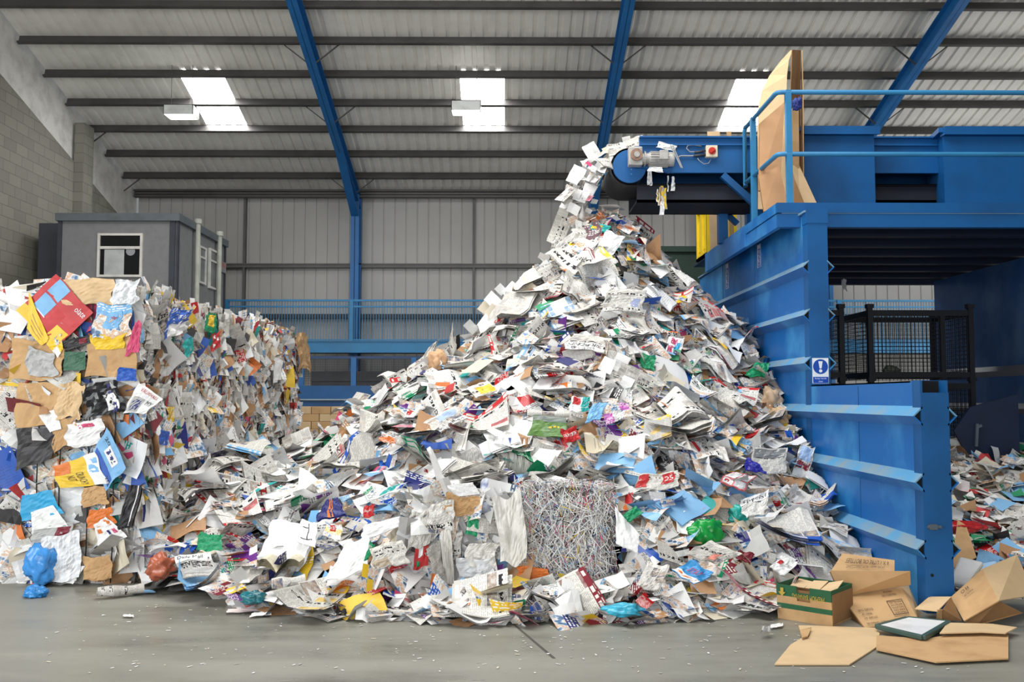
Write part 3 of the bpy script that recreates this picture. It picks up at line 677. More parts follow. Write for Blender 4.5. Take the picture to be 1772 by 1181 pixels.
# ------------------------------------------------------------------ printed paper materials
def paper_mat(name, kind, src):
    if name in MATS: return MATS[name]
    k = NT(name)
    uvn = k.n('ShaderNodeTexCoord'); sp = k.n('ShaderNodeSeparateXYZ'); k.l(uvn.outputs['UV'], sp.inputs[0])
    u, v = sp.outputs[0], sp.outputs[1]
    if src == 'obj':
        oi = k.n('ShaderNodeObjectInfo'); r = oi.outputs['Random']; acc = oi.outputs['Color']
    else:
        g = k.geo(); r = g.outputs['Random Per Island']
        at = k.n('ShaderNodeAttribute', attribute_name='tint'); acc = at.outputs['Color']
    r100 = k.m('MULTIPLY', r, 91.7)
    r2 = k.m('FRACT', k.m('MULTIPLY', r, 7.31)); r3 = k.m('FRACT', k.m('MULTIPLY', r, 17.77))
    rough = 0.75
    if kind == 'plain':
        vec = k.xyz(k.m('ADD', u, r100), v, r100)
        nz = k.noise(vec, 3.0, 3)
        c = k.mix(k.m('MULTIPLY', nz.outputs[0], 0.16), acc, rgb(150, 146, 140))
        # a few faint typed lines
        ln = k.m('LESS_THAN', k.m('FRACT', k.m('MULTIPLY', v, 17.0)), 0.28)
        wd = k.m('GREATER_THAN', k.wn(k.xyz(k.m('FLOOR', k.m('MULTIPLY', u, 26)), k.m('FLOOR', k.m('MULTIPLY', v, 17.0)), r100)), 0.35)
        on = k.m('GREATER_THAN', r2, 0.62)
        inn = k.m('MULTIPLY', k.m('LESS_THAN', k.m('ABSOLUTE', k.m('SUBTRACT', u, 0.5)), 0.38), k.m('LESS_THAN', k.m('ABSOLUTE', k.m('SUBTRACT', v, 0.45)), k.m('MULTIPLY', r3, 0.45)))
        f = k.m('MULTIPLY', k.m('MULTIPLY', ln, wd), k.m('MULTIPLY', on, inn))
        c = k.mix(k.m('MULTIPLY', f, 0.5), c, rgb(60, 60, 70))
        rough = 0.6
    elif kind == 'news':
        base = k.ramp(r3, [(0.0, rgb(222, 219, 211)), (0.35, rgb(202, 199, 192)), (0.7, rgb(232, 230, 224)), (1.0, rgb(180, 178, 174))])
        rows = k.m('ADD', 3.0, k.m('FLOOR', k.m('MULTIPLY', r2, 4.0))); cols = k.m('ADD', 2.0, k.m('FLOOR', k.m('MULTIPLY', r3, 3.0)))
        cu = k.m('FLOOR', k.m('MULTIPLY', u, cols)); cv = k.m('FLOOR', k.m('MULTIPLY', v, rows))
        w = k.wn(k.xyz(cu, cv, r100)); wr = k.wn(k.xyz(cv, 3.3, r100))
        lines = k.m('MULTIPLY', v, 30.0)
        tl = k.m('LESS_THAN', k.m('FRACT', lines), 0.55)
        wd = k.m('GREATER_THAN', k.wn(k.xyz(k.m('FLOOR', k.m('MULTIPLY', u, 60)), k.m('FLOOR', lines), r100)), 0.3)
        gut = k.m('GREATER_THAN', k.m('FRACT', k.m('MULTIPLY', u, k.m('MULTIPLY', cols, 2.0))), 0.1)
        f = k.m('MULTIPLY', k.m('MULTIPLY', tl, wd), gut)
        c = k.mix(k.m('MULTIPLY', f, 0.42), base, rgb(50, 50, 54))
        # pictures
        vec = k.xyz(k.m('ADD', u, r100), k.m('ADD', v, cu), w)
        nz = k.noise(vec, 7.0, 4, 0.65)
        pic = k.ramp(nz.outputs[0], [(0.25, rgb(44, 42, 46)), (0.42, rgb(104, 112, 130)), (0.52, rgb(168, 150, 134)), (0.66, rgb(206, 202, 200)), (0.8, rgb(120, 96, 84))])
        pic = k.mix(k.m('MULTIPLY', k.m('GREATER_THAN', r2, 0.55), 0.55), pic, acc)
        fu = k.m('FRACT', k.m('MULTIPLY', u, cols)); fv = k.m('FRACT', k.m('MULTIPLY', v, rows))
        ins = k.m('MULTIPLY', k.m('LESS_THAN', k.m('ABSOLUTE', k.m('SUBTRACT', fu, 0.5)), 0.45), k.m('LESS_THAN', k.m('ABSOLUTE', k.m('SUBTRACT', fv, 0.5)), 0.44))
        c = k.mix(k.m('MULTIPLY', k.m('GREATER_THAN', w, 0.74), ins), c, pic)
        # headline rows
        let = k.m('GREATER_THAN', k.wn(k.xyz(k.m('FLOOR', k.m('MULTIPLY', u, 24)), cv, r100)), 0.28)
        letv = k.m('GREATER_THAN', k.wn(k.xyz(k.m('FLOOR', k.m('MULTIPLY', u, 24)), k.m('FLOOR', k.m('MULTIPLY', fv, 9)), r100)), 0.3)
        hl = k.m('MULTIPLY', k.m('GREATER_THAN', wr, 0.72), k.m('LESS_THAN', k.m('ABSOLUTE', k.m('SUBTRACT', fv, 0.66)), 0.2))
        hb = k.m('MULTIPLY', hl, k.m('LESS_THAN', k.m('ABSOLUTE', k.m('SUBTRACT', u, 0.5)), 0.44))
        c = k.mix(hb, c, base)
        c = k.mix(k.m('MULTIPLY', k.m('MULTIPLY', hb, let), letv), c, rgb(30, 30, 34))
        # coloured band along the head
        band = k.m('GREATER_THAN', v, 0.88)
        blet = k.m('MULTIPLY', k.m('GREATER_THAN', k.wn(k.xyz(k.m('FLOOR', k.m('MULTIPLY', u, 14)), 5.5, r100)), 0.45), k.m('LESS_THAN', k.m('ABSOLUTE', k.m('SUBTRACT', v, 0.94)), 0.035))
        bc = k.mix(blet, acc, base)
        c = k.mix(band, c, bc)
        rough = 0.85
    else:  # glossy magazine / leaflet / pack
        rows = k.m('ADD', 2.0, k.m('FLOOR', k.m('MULTIPLY', r2, 3.0))); cols = k.m('ADD', 1.0, k.m('FLOOR', k.m('MULTIPLY', r3, 3.0)))
        cu = k.m('FLOOR', k.m('MULTIPLY', u, cols)); cv = k.m('FLOOR', k.m('MULTIPLY', v, rows))
        w = k.wn(k.xyz(cu, cv, r100))
        vec = k.xyz(k.m('ADD', u, r100), k.m('ADD', v, cu), w)
        nz = k.noise(vec, 3.5, 4, 0.6)
        pic = k.ramp(nz.outputs[0], [(0.28, rgb(36, 32, 40)), (0.4, rgb(90, 130, 170)), (0.48, rgb(226, 224, 220)), (0.56, rgb(206, 160, 120)), (0.64, rgb(236, 234, 230)), (0.78, rgb(150, 40, 50))])
        c = k.mix(k.m('GREATER_THAN', w, 0.55), acc, pic)
        wht = k.m('LESS_THAN', w, 0.16)
        c = k.mix(wht, c, rgb(236, 236, 234))
        lines = k.m('MULTIPLY', v, 14.0)
        tl = k.m('MULTIPLY', k.m('LESS_THAN', k.m('FRACT', lines), 0.5), k.m('GREATER_THAN', k.wn(k.xyz(k.m('FLOOR', k.m('MULTIPLY', u, 22)), k.m('FLOOR', lines), r100)), 0.4))
        sel = k.m('GREATER_THAN', k.wn(k.xyz(k.m('FLOOR', k.m('MULTIPLY', v, 4.0)), 1.7, r100)), 0.55)
        f = k.m('MULTIPLY', k.m('MULTIPLY', tl, sel), 0.8)
        c = k.mix(f, c, k.mix(wht, rgb(240, 240, 236), rgb(40, 44, 60)))
        rough = 0.32
    k.l(c, k.b.inputs['Base Color']); k.b.inputs['Roughness'].default_value = rough
    MATS[name] = k.mat
    return k.mat
PM = {(kd, s): paper_mat('%s_%s' % ({'plain': 'plain_paper', 'news': 'newsprint', 'mag': 'glossy_print'}[kd], {'obj': 'sheet', 'isl': 'mass'}[s]), kd, s) for kd in ('plain', 'news', 'mag') for s in ('obj', 'isl')}
NEWS_GREY = rgb(200, 197, 190)
COLS = {'red': rgb(186, 34, 38), 'blue': rgb(30, 84, 176), 'light blue': rgb(120, 176, 220), 'green': rgb(12, 140, 92), 'yellow': rgb(228, 190, 48), 'orange': rgb(216, 116, 44),
        'purple': rgb(104, 50, 130), 'pink': rgb(204, 76, 116), 'teal': rgb(20, 160, 156), 'black': rgb(34, 32, 36), 'brown': rgb(176, 132, 90), 'white': rgb(234, 234, 233),
        'cream': rgb(216, 206, 184), 'grey': rgb(176, 176, 174), 'navy': rgb(34, 40, 110), 'maroon': rgb(120, 24, 40)}

# ------------------------------------------------------------------ one sheet: a bent, creased height field
class Sheet:
    def __init__(s, w, h, style, rng, amt=1.0):
        s.w, s.h = w, h; R = rng.uniform
        s.a = R(0, math.pi); s.k = 0; s.c = 0; s.s0 = .3; s.w1 = []; s.fold = []; s.cur = R(0, math.pi * 2)
        L = max(w, h)
        if style == 'flat': s.k = R(-.25, .25); s.w1 = [(R(0, 6.3), R(4, 9), R(.002, .006), R(0, 6.3)) for _ in range(3)]
        elif style == 'bend': s.k = R(.5, 1.4) * rng.choice((-1, -1, 1)); s.w1 = [(R(0, 6.3), R(6, 14), R(.003, .009), R(0, 6.3)) for _ in range(3)]
        elif style == 'curl': s.k = R(-.5, .3); s.c = R(2.0, 5.0); s.s0 = R(.0, .35) * L / 2; s.w1 = [(R(0, 6.3), R(6, 12), R(.002, .006), R(0, 6.3)) for _ in range(2)]
        elif style == 'crease':
            s.fold = [(R(0, 6.3), R(-.25, .25) * L, R(-.42, .42)) for _ in range(3)]; s.w1 = [(R(0, 6.3), R(8, 16), R(.003, .007), R(0, 6.3)) for _ in range(2)]
        elif style == 'crumple':
            s.fold = [(R(0, 6.3), R(-.4, .4) * L, R(-.5, .5) * amt) for _ in range(9)]; s.w1 = [(R(0, 6.3), R(14, 34), R(.004, .012) * amt, R(0, 6.3)) for _ in range(4)]
        s.off = 0; s.off = s.z(0, 0)
    def z(s, x, y):
        q = x * math.cos(s.a) + y * math.sin(s.a)
        z = s.k * q * q
        if s.c:
            q2 = x * math.cos(s.cur) + y * math.sin(s.cur) - s.s0
            if q2 > 0: z += s.c * q2 * q2
        for an, o, sl in s.fold:
            t = x * math.cos(an) + y * math.sin(an) - o
            if t > 0: z += sl * t
        for an, fr, am, ph in s.w1: z += am * math.sin((x * math.cos(an) + y * math.sin(an)) * fr + ph)
        return z - s.off
    def grid(s, nx, ny, dz=0.0, sx=1.0, rot=0.0, dx=0.0, dy=0.0, trim=None):
        vs = []; uv = []; fs = []
        ca, sa = math.cos(rot), math.sin(rot)
        for j in range(ny + 1):
            for i in range(nx + 1):
                u = i / nx; v = j / ny; x = (u - .5) * s.w * sx; y = (v - .5) * s.h * sx
                x, y = x * ca - y * sa + dx, x * sa + y * ca + dy
                vs.append((x, y, s.z(x, y) + dz)); uv.append((u, v))
        for j in range(ny):
            for i in range(nx):
                if trim and trim(i, j): continue
                q = j * (nx + 1) + i; fs.append((q, q + 1, q + nx + 2, q + nx + 1))
        return vs, fs, uv
class PB:
    """paper mesh with uv and per-sheet tint"""
    def __init__(s): s.v = []; s.f = []; s.uv = []; s.tint = []; s.mi = []
    def add(s, vs, fs, uv, tint=(1, 1, 1, 1), mi=0, M=None):
        o = len(s.v)
        if M is not None: vs = [M @ Vector(p) for p in vs]
        s.v += [tuple(p) for p in vs]; s.f += [tuple(i + o for i in f) for f in fs]; s.uv += uv; s.tint += [tint] * len(vs); s.mi += [mi] * len(fs)
    def obj(s, name, mats, parent=None, smooth=False):
        me = bpy.data.meshes.new(name); me.from_pydata(s.v, [], s.f)
        for m in mats: me.materials.append(m)
        me.polygons.foreach_set('material_index', s.mi)
        ul = me.uv_layers.new(name='UVMap'); li = np.empty(len(me.loops), dtype=np.int32); me.loops.foreach_get('vertex_index', li)
        ul.data.foreach_set('uv', np.array(s.uv, dtype=np.float32)[li].ravel())
        at = me.color_attributes.new('tint', 'FLOAT_COLOR', 'POINT'); at.data.foreach_set('color', np.array(s.tint, dtype=np.float32).ravel())
        if smooth: me.polygons.foreach_set('use_smooth', [True] * len(me.polygons))
        me.update(); o = bpy.data.objects.new(name, me); COL.objects.link(o)
        if parent is not None: o.parent = parent; o.matrix_parent_inverse = Matrix.Translation(-Vector(parent.location))
        return o
def paper_layers(pb, sh, rng, layers, nx, ny, tint=(1, 1, 1, 1), mi=0, M=None):
    for q in range(layers):
        g = sh.grid(nx, ny, -0.010 * q, 1.0, rng.uniform(-.09, .09) * (q > 0), rng.uniform(-.02, .02) * (q > 0), rng.uniform(-.02, .02) * (q > 0))
        pb.add(*g, tint, mi, M)
# ------------------------------------------------------------------ the heap
AX, AY = PY(1040, 368, 11.6).x, 11.6
AZ = PY(1040, 372, 11.6).z
TH = [(-180, 5.3), (-143, 5.35), (-124, 5.3), (-105, 4.95), (-90, 4.75), (-78, 4.45), (-62, 4.0), (-53, 3.85), (-37, 4.1), (-18, 5.1), (0, 6.6), (30, 7.0), (60, 6.0), (90, 5.0), (135, 5.0), (180, 5.3)]
PR = [(0, .99), (.05, .96), (.10, .865), (.16, .77), (.325, .55), (.53, .365), (.76, .185), (.88, .095), (.96, .035), (1.0, .0), (2, -.3)]
SB = dict(x0=PZ(708, 1040, 0).x, x1=PZ(1064, 1040, 0).x, y0=7.55, y1=8.5, z1=PY(880, 838, 7.9).z)
def interp(t, tab):
    if t <= tab[0][0]: return tab[0][1]
    for (a, p), (b, q) in zip(tab, tab[1:]):
        if t <= b: return p + (q - p) * (t - a) / (b - a)
    return tab[-1][1]
def heap(x, y):
    dx, dy = x - AX, y - AY; r = math.hypot(dx, dy); R = interp(math.degrees(math.atan2(dy, dx)), TH)
    z = AZ * interp(r / R, PR)
    z += (0.15 * (mnoise.noise((x * 1.1, y * 1.1, 3.7))) + 0.09 * mnoise.noise((x * 2.9, y * 2.9, 1.2))) * min(1, max(.25, z))
    # loose paper banked against the bales
    b = 0.75 * math.exp(-((x + 2.75) / .55) ** 2 - ((y - 9.6) / 1.5) ** 2); z = max(z, z * .5 + b)
    e = min(x - SB['x0'] + .18, SB['x1'] + .18 - x) / .18
    if e > 0 and y < SB['y1']:
        cap = .05 if y < SB['y0'] + .1 else SB['z1'] - .06
        z = min(z, z * (1 - min(e, 1)) + min(cap, z) * min(e, 1))
    # broad toe at the left front
    b = 0.30 * math.exp(-((x + 1.6) / 1.1) ** 2 - ((y - 8.0) / .6) ** 2); z = max(z, b)
    return z
def heap_n(x, y):
    e = .08; gx = (heap(x + e, y) - heap(x - e, y)) / (2 * e); gy = (heap(x, y + e) - heap(x, y - e)) / (2 * e)
    return Vector((-gx, -gy, 1)).normalized()
def on_heap(px, py, lift=0.0):
    d = ray(px, py); t = 5.0
    while t < 18:
        p = EYE + d * t
        if p.z < max(heap(p.x, p.y), 0) + lift: return p
        t += .02
    return EYE + d * 11.0
# core of the heap
nxg, nyg = 110, 110; x0, x1, y0, y1 = -4.6, WX - .02, 6.2, 16.5
vs = []; fs = []; uv = []
for j in range(nyg + 1):
    for i in range(nxg + 1):
        x = x0 + (x1 - x0) * i / nxg; y = y0 + (y1 - y0) * j / nyg
        z = heap(x, y) - .11 + .05 * mnoise.noise((x * 6, y * 6, 0)); vs.append((x, y, max(z, -.05))); uv.append((x, y))
for j in range(nyg):
    for i in range(nxg):
        q = j * (nxg + 1) + i
        ids = (q, q + 1, q + nxg + 2, q + nxg + 1)
        if min(vs[k][2] for k in ids) > .0: fs.append(ids)
rng = random.Random(7)
mass = PB()
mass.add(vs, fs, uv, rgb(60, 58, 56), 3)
BALES_X = -3.2
def blocked(p, m=0.0):
    if p.x > WX - .10 and p.y > Y_END - .2: return True
    if p.x < BALES_X + .05 and p.y > 8.05: return True
    if SB['x0'] - m < p.x < SB['x1'] + m and p.y < SB['y1'] + m * .3 and p.z < SB['z1'] + .02:
        if p.y > SB['y0'] + .32: return False
        return p.y > SB['y0'] - .1 - m or p.z > .12
    return False
def frame(n, spin, tilt, tdir):
    """matrix: z along n, then tilted and spun"""
    q = n.to_track_quat('Z', 'Y').to_matrix()
    ax = Vector((math.cos(tdir), math.sin(tdir), 0))
    return (q @ Matrix.Rotation(tilt, 3, ax) @ Matrix.Rotation(spin, 3, 'Z')).to_4x4()
PALETTE = [('red', 5), ('blue', 5), ('light blue', 5), ('green', 3), ('yellow', 4), ('orange', 3), ('purple', 3), ('pink', 2), ('teal', 2), ('black', 6), ('brown', 4), ('navy', 3), ('maroon', 2), ('grey', 4)]
PAL = [c for c, n in PALETTE for _ in range(n)]
def sample_heap(rng, m=0.05):
    while True:
        a = rng.uniform(-math.pi, math.pi); R = interp(math.degrees(a), TH); t = math.sqrt(rng.random()) * 1.03
        x = AX + math.cos(a) * R * t; y = AY + math.sin(a) * R * t
        if y > 13.9 or x > WX - .06: continue
        if math.sin(a) > .25 and t > .45 and x < AX: continue
        z = max(heap(x, y), 0.0)
        p = Vector((x, y, z))
        if blocked(p, m): continue
        return p, t
# clear room on the slope for the sheets one can single out
SPOTS = []
for px, py, r in [(774, 730, 38), (949, 740, 33), (834, 677, 28), (1002, 702, 18), (1031, 716, 19), (710, 714, 28), (655, 703, 14), (683, 764, 23), (986, 756, 16), (1273, 834, 33), (1304, 878, 26), (1303, 810, 19), (1389, 802, 30), (1330, 800, 31), (1066, 716, 26), (363, 942, 24), (498, 942, 50), (534, 926, 24), (608, 970, 41), (666, 914, 40), (670, 964, 34), (640, 958, 16), (340, 983, 37), (1018, 410, 29), (983, 424, 27), (1038, 396, 18), (1054, 422, 26), (1016, 596, 40), (1079, 522, 35), (1312, 642, 21), (1166, 602, 17), (1120, 628, 16), (1198, 994, 38), (1128, 1000, 29), (1234, 960, 47), (1094, 893, 19), (1084, 927, 39), (1354, 982, 25), (1286, 966, 17), (1138, 836, 38), (675, 852, 33), (574, 884, 26), (639, 888, 12), (578, 922, 17), (1222, 926, 26), (1278, 893, 18), (1335, 695, 22), (1347, 722, 22), (757, 626, 20), (484, 992, 34), (418, 1060, 24), (450, 1067, 20), (1114, 1067, 14), (1150, 1066, 26), (438, 1032, 24), (1080, 1058, 30), (262, 985, 26), (697, 1061, 30), (499, 1008, 30), (948, 717, 34), (208, 1022, 40)]:
    q = on_heap(px, py, .02); SPOTS.append((q, r / FPX * (q - EYE).length))
def spot_taken(p, m):
    return any((q - p).length < r * .75 + m for q, r in SPOTS)
# the uncountable small and buried paper
n_mass = 5200
for i in range(n_mass):
    p, t = sample_heap(rng)
    near = spot_taken(p, .0)
    kd = rng.choices((0, 1, 2), (30, 34, 36))[0]
    w = rng.uniform(.10, .30); h = w * rng.uniform(.6, 1.4)
    st = rng.choice(('bend', 'curl', 'crease', 'crumple', 'crumple', 'flat'))
    sh = Sheet(w, h, st, rng)
    n = heap_n(p.x, p.y); n = n.lerp(Vector((0, 0, 1)), rng.choice((0, 0, .3, .6, .9))).normalized()
    M = Matrix.Translation(p + n * (rng.uniform(-.05, .06) if not near else -.05)) @ frame(n, rng.uniform(0, 6.28), abs(rng.gauss(0, .42)) * (.3 if near else 1), rng.uniform(0, 6.28))
    if kd == 0: tint = NEWS_GREY if rng.random() < .5 else COLS[rng.choice(PAL)]
    elif kd == 1: tint = COLS[rng.choice(('white', 'white', 'white', 'white', 'white', 'cream', 'grey', 'grey', 'brown', 'light blue'))]
    else: tint = COLS[rng.choice(PAL)]
    mass.add(*sh.grid(4, 4), tint, kd, M)
MASSM = [PM[('news', 'isl')], PM[('plain', 'isl')], PM[('mag', 'isl')], mat('packed_paper_gap_shade', rgb(70, 68, 66), .9, 0, .3, 14)]  # last one: dark core paints in the shade of gaps between papers
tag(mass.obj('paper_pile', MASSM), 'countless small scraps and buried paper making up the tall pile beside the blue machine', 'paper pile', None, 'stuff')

# ------------------------------------------------------------------ sheets one can tell apart
VAR = {}
def variants(kind, styles, sizes, n, layers, rs):
    g = random.Random(rs); out = []
    for i in range(n):
        w, h = sizes[i % len(sizes)]; st = styles[i % len(styles)]
        sh = Sheet(w * g.uniform(.9, 1.1), h * g.uniform(.9, 1.1), st, g)
        pb = PB(); paper_layers(pb, sh, g, layers[i % len(layers)], 9, 9)
        o = pb.obj(kind, [PM[({'newspaper': 'news', 'magazine': 'mag', 'paper_sheet': 'plain', 'card_piece': 'plain', 'packet': 'mag'}[kind], 'obj')]])
        out.append((o.data, st)); bpy.data.objects.remove(o)
    VAR[kind] = out
variants('newspaper', ('bend', 'curl', 'crease', 'flat', 'crumple', 'bend'), ((.43, .33), (.38, .30), (.54, .38), (.35, .45)), 24, (3, 2, 4, 2), 1)
variants('magazine', ('bend', 'flat', 'curl', 'crease'), ((.21, .29), (.30, .21), (.24, .30)), 16, (2, 1, 3), 2)
variants('paper_sheet', ('bend', 'curl', 'crease', 'crumple', 'flat'), ((.21, .297), (.30, .42), (.24, .34), (.30, .22)), 20, (1, 2), 3)
variants('card_piece', ('flat', 'crease', 'bend'), ((.22, .15), (.3, .2), (.16, .24)), 9, (1,), 4)
variants('packet', ('crumple', 'crumple', 'crease'), ((.22, .18), (.28, .2), (.18, .16)), 9, (1, 2), 5)
ADJ = {'bend': 'bowed', 'curl': 'curled', 'crease': 'creased', 'flat': 'flat', 'crumple': 'crumpled'}
def zone(p):
    if p.z > 3.0: return 'near the peak under the conveyor'
    if p.x > 2.35 and p.y > 8.4: return ('high' if p.z > 1.9 else 'low' if p.z < .8 else 'halfway up') + ' against the blue wall'
    if p.z < .16: return 'on the floor ' + ('toward the stacked bales' if p.x < -.9 else 'before the shredded bale' if p.x < .95 else 'toward the fruit box')
    if p.x < -1.9: return 'beside the stacked bales' if p.z < .8 else 'on the far slope toward the bales'
    if p.x < -.1: return ('high' if p.z > 2.1 else 'low' if p.z < 1.0 else 'halfway up') + ' on the bale-side slope'
    if p.z > 2.1: return 'on the face below the peak'
    if p.z > 1.15: return 'midway up above the shredded bale'
    return 'just behind the shredded bale' if p.x < 1.0 else 'low between shredded bale and blue wall'
NAMES = {'newspaper': 'newspaper', 'magazine': 'glossy magazine', 'paper_sheet': 'paper sheet', 'card_piece': 'piece of card', 'packet': 'crushed packet'}
CATS = {'newspaper': 'newspaper', 'magazine': 'magazine', 'paper_sheet': 'paper', 'card_piece': 'card', 'packet': 'packet'}
LBL = {}
def place(kind, p, M, col, rng, air=None, drape=None):
    me, st = rng.choice(VAR[kind])
    if drape is not None:
        # the sheet sags onto what lies under it
        me = me.copy(); c = M.translation; n = len(me.vertices); co = np.empty(n * 3, dtype=np.float32); me.vertices.foreach_get('co', co); co = co.reshape(-1, 3)
        R3 = np.array(M.to_3x3()); w = co @ R3.T + np.array(c)
        for i_ in range(n):
            x, y, z = w[i_]
            x = min(x, WX - .015)
            if blocked(Vector((x, y, z)), -.03) and y > SB['y0'] - .3 and x < SB['x1'] + .1 and z < SB['z1']: y = min(y, SB['y0'] - .07) if p.y < SB['y0'] else y
            hz = max(heap(x, y), 0) + .045 * mnoise.noise((x * 4.3, y * 4.3, 8.8))
            dz = z - hz
            w[i_] = (x, y, max(hz + drape[0] + min(max((dz - drape[0]) * drape[1], -.06), .24) + co[i_][2] * .25, .004 + max(co[i_][2], 0) * .3))
        co = (w - np.array(c)) @ R3
        me.vertices.foreach_set('co', co.astype(np.float32).ravel()); me.update()
    o = bpy.data.objects.new(kind, me); COL.objects.link(o); o.matrix_world = M
    o.color = COLS[col] if col != 'plain' else NEWS_GREY
    adj = ADJ[st]
    where = air or zone(p)
    if kind == 'newspaper': lb = '%s newspaper%s, %s' % (adj, '' if col == 'plain' else ' with %s print' % col, where)
    else: lb = '%s %s %s, %s' % (adj, col, NAMES[kind], where)
    tag(o, lb, CATS[kind], {'newspaper': 'newspapers', 'magazine': 'glossy magazines', 'paper_sheet': 'loose paper sheets', 'card_piece': 'pieces of card', 'packet': 'crushed packets'}[kind] + ' of the tall pile')
    LBL.setdefault(lb, []).append(o)
    return o
def scatter(kind, n, cols, lift, tilt, seed, samp=None):
    big = .24 if kind == 'newspaper' else .14
    g = random.Random(seed)
    for i in range(n):
        p, t = samp(g) if samp else sample_heap(g, big)
        while spot_taken(p, big * 1.15):
            p, t = samp(g) if samp else sample_heap(g, big)
        nn = heap_n(p.x, p.y)
        if p.z < .12: nn = (nn + Vector((0, 0, 2))).normalized()
        q = p + nn * g.uniform(*lift)
        # sheets mostly slide face-out, leaning a bit toward level
        nn = (nn + Vector((0, -0.15, g.uniform(-.1, .35)))).normalized(); nn = nn.lerp(Vector((0, 0, 1)), g.choice((0, 0, .3, .55, .8))).normalized()
        M = Matrix.Translation(q) @ frame(nn, g.uniform(0, 6.28), abs(g.gauss(0, tilt)), g.uniform(0, 6.28))
        place(kind, p, M, g.choice(cols), g, None, (g.uniform(*lift), g.choice((.6, .9, 1.0, 1.15))))
scatter('newspaper', 290, ['plain'] * 6 + ['red', 'red', 'blue', 'light blue', 'black', 'yellow', 'maroon', 'green'], (.02, .15), .30, 11)
scatter('magazine', 150, PAL, (.03, .14), .34, 12)
scatter('paper_sheet', 190, ['white'] * 12 + ['cream', 'grey', 'light blue'], (.04, .16), .34, 13)
scatter('card_piece', 46, ['green', 'teal', 'brown', 'brown', 'brown', 'red', 'yellow', 'blue', 'light blue', 'navy', 'orange'], (.05, .12), .3, 14)
scatter('packet', 46, ['red', 'red', 'orange', 'yellow', 'purple', 'blue', 'green', 'pink'], (.04, .11), .35, 15)
# scraps strewn along the foot on the floor
def foot(g):
    while True:
        px = g.uniform(290, 1390); py = g.uniform(1020, 1066) if px > 420 else g.uniform(1008, 1035)
        if px > 1250: py = g.uniform(985, 1050) if px < 1330 else g.uniform(975, 1025)
        p = PZ(px, py, 0.0)
        if not blocked(p, .05): p.z = max(0, min(heap(p.x, p.y), .12)); return p, 1
scatter('newspaper', 26, ['plain', 'plain', 'plain', 'red', 'blue'], (.02, .05), .10, 21, foot)
scatter('paper_sheet', 30, ['white', 'white', 'cream', 'light blue', 'white'], (.015, .04), .10, 22, foot)
scatter('magazine', 26, PAL, (.02, .05), .10, 23, foot)
scatter('packet', 12, ['orange', 'yellow', 'red', 'blue', 'teal'], (.02, .05), .15, 24, foot)
# paper pouring off the conveyor and sliding down the left slope
g = random.Random(31)
flow = [(1100, 256), (1070, 262), (1043, 280), (1022, 308), (1008, 340), (998, 372), (990, 395)]
flow2 = [(1060, 268), (1020, 290), (992, 330), (972, 380), (955, 430), (940, 465)]
flow3 = [(960, 455), (915, 480), (875, 520), (840, 560), (800, 595), (750, 630), (690, 668), (640, 700), (560, 745), (500, 780), (440, 815)]
flow4 = [(985, 640), (1040, 620), (1090, 650), (1140, 675), (1190, 700)]
def along(path, t):
    t *= len(path) - 1; i = min(int(t), len(path) - 2); f = t - i
    a, b = path[i], path[i + 1]; return (a[0] + (b[0] - a[0]) * f, a[1] + (b[1] - a[1]) * f, b[0] - a[0], b[1] - a[1])
def airborne(path, n, spread, depth, kinds, where, tl, jit):
    for i in range(n):
        px, py, dx, dy = along(path, g.random())
        px += g.gauss(0, spread); py += g.gauss(0, spread)
        Y = depth(px, py) + g.uniform(-jit, jit)
        p = PY(px, py, Y)
        d = (RIGHT * dx - UP * dy).normalized()
        n_ = (Vector((g.gauss(0, tl), -1 + g.gauss(0, tl), .35 + g.gauss(0, tl)))).normalized()
        x_ = (d - n_ * d.dot(n_)).normalized(); y_ = n_.cross(x_)
        R = Matrix((x_, y_, n_)).transposed().to_4x4()
        k_ = g.choice(kinds); col = g.choice(['white'] * 6 + ['grey', 'cream']) if k_ == 'paper_sheet' else ('plain' if k_ == 'newspaper' else g.choice(('grey', 'light blue', 'pink', 'cream')))
        s = g.uniform(.35, .7)
        place(k_, p, Matrix.Translation(p) @ R @ Matrix.Diagonal((s, s * .8, s, 1)), col, g, where)
airborne(flow, 64, 12, lambda x, y: 11.75, ('paper_sheet', 'newspaper', 'paper_sheet', 'magazine'), 'tumbling in mid-air off the conveyor', .5, .35)
airborne(flow2, 22, 11, lambda x, y: 11.6, ('paper_sheet', 'newspaper'), 'falling in mid-air beside the stream', .5, .3)
def slope_depth(px, py):
    p = on_heap(px, py + 14, .05); return min(max(p.y - .05, 8.5), 11.9)
airborne(flow3, 50, 8, slope_depth, ('newspaper', 'paper_sheet', 'paper_sheet'), 'sliding down the bale-side edge', .35, .1)
airborne(flow4, 18, 14, lambda x, y: on_heap(x, y, .06).y - .08, ('paper_sheet', 'paper_sheet', 'newspaper'), 'skidding below the peak', .3, .05)
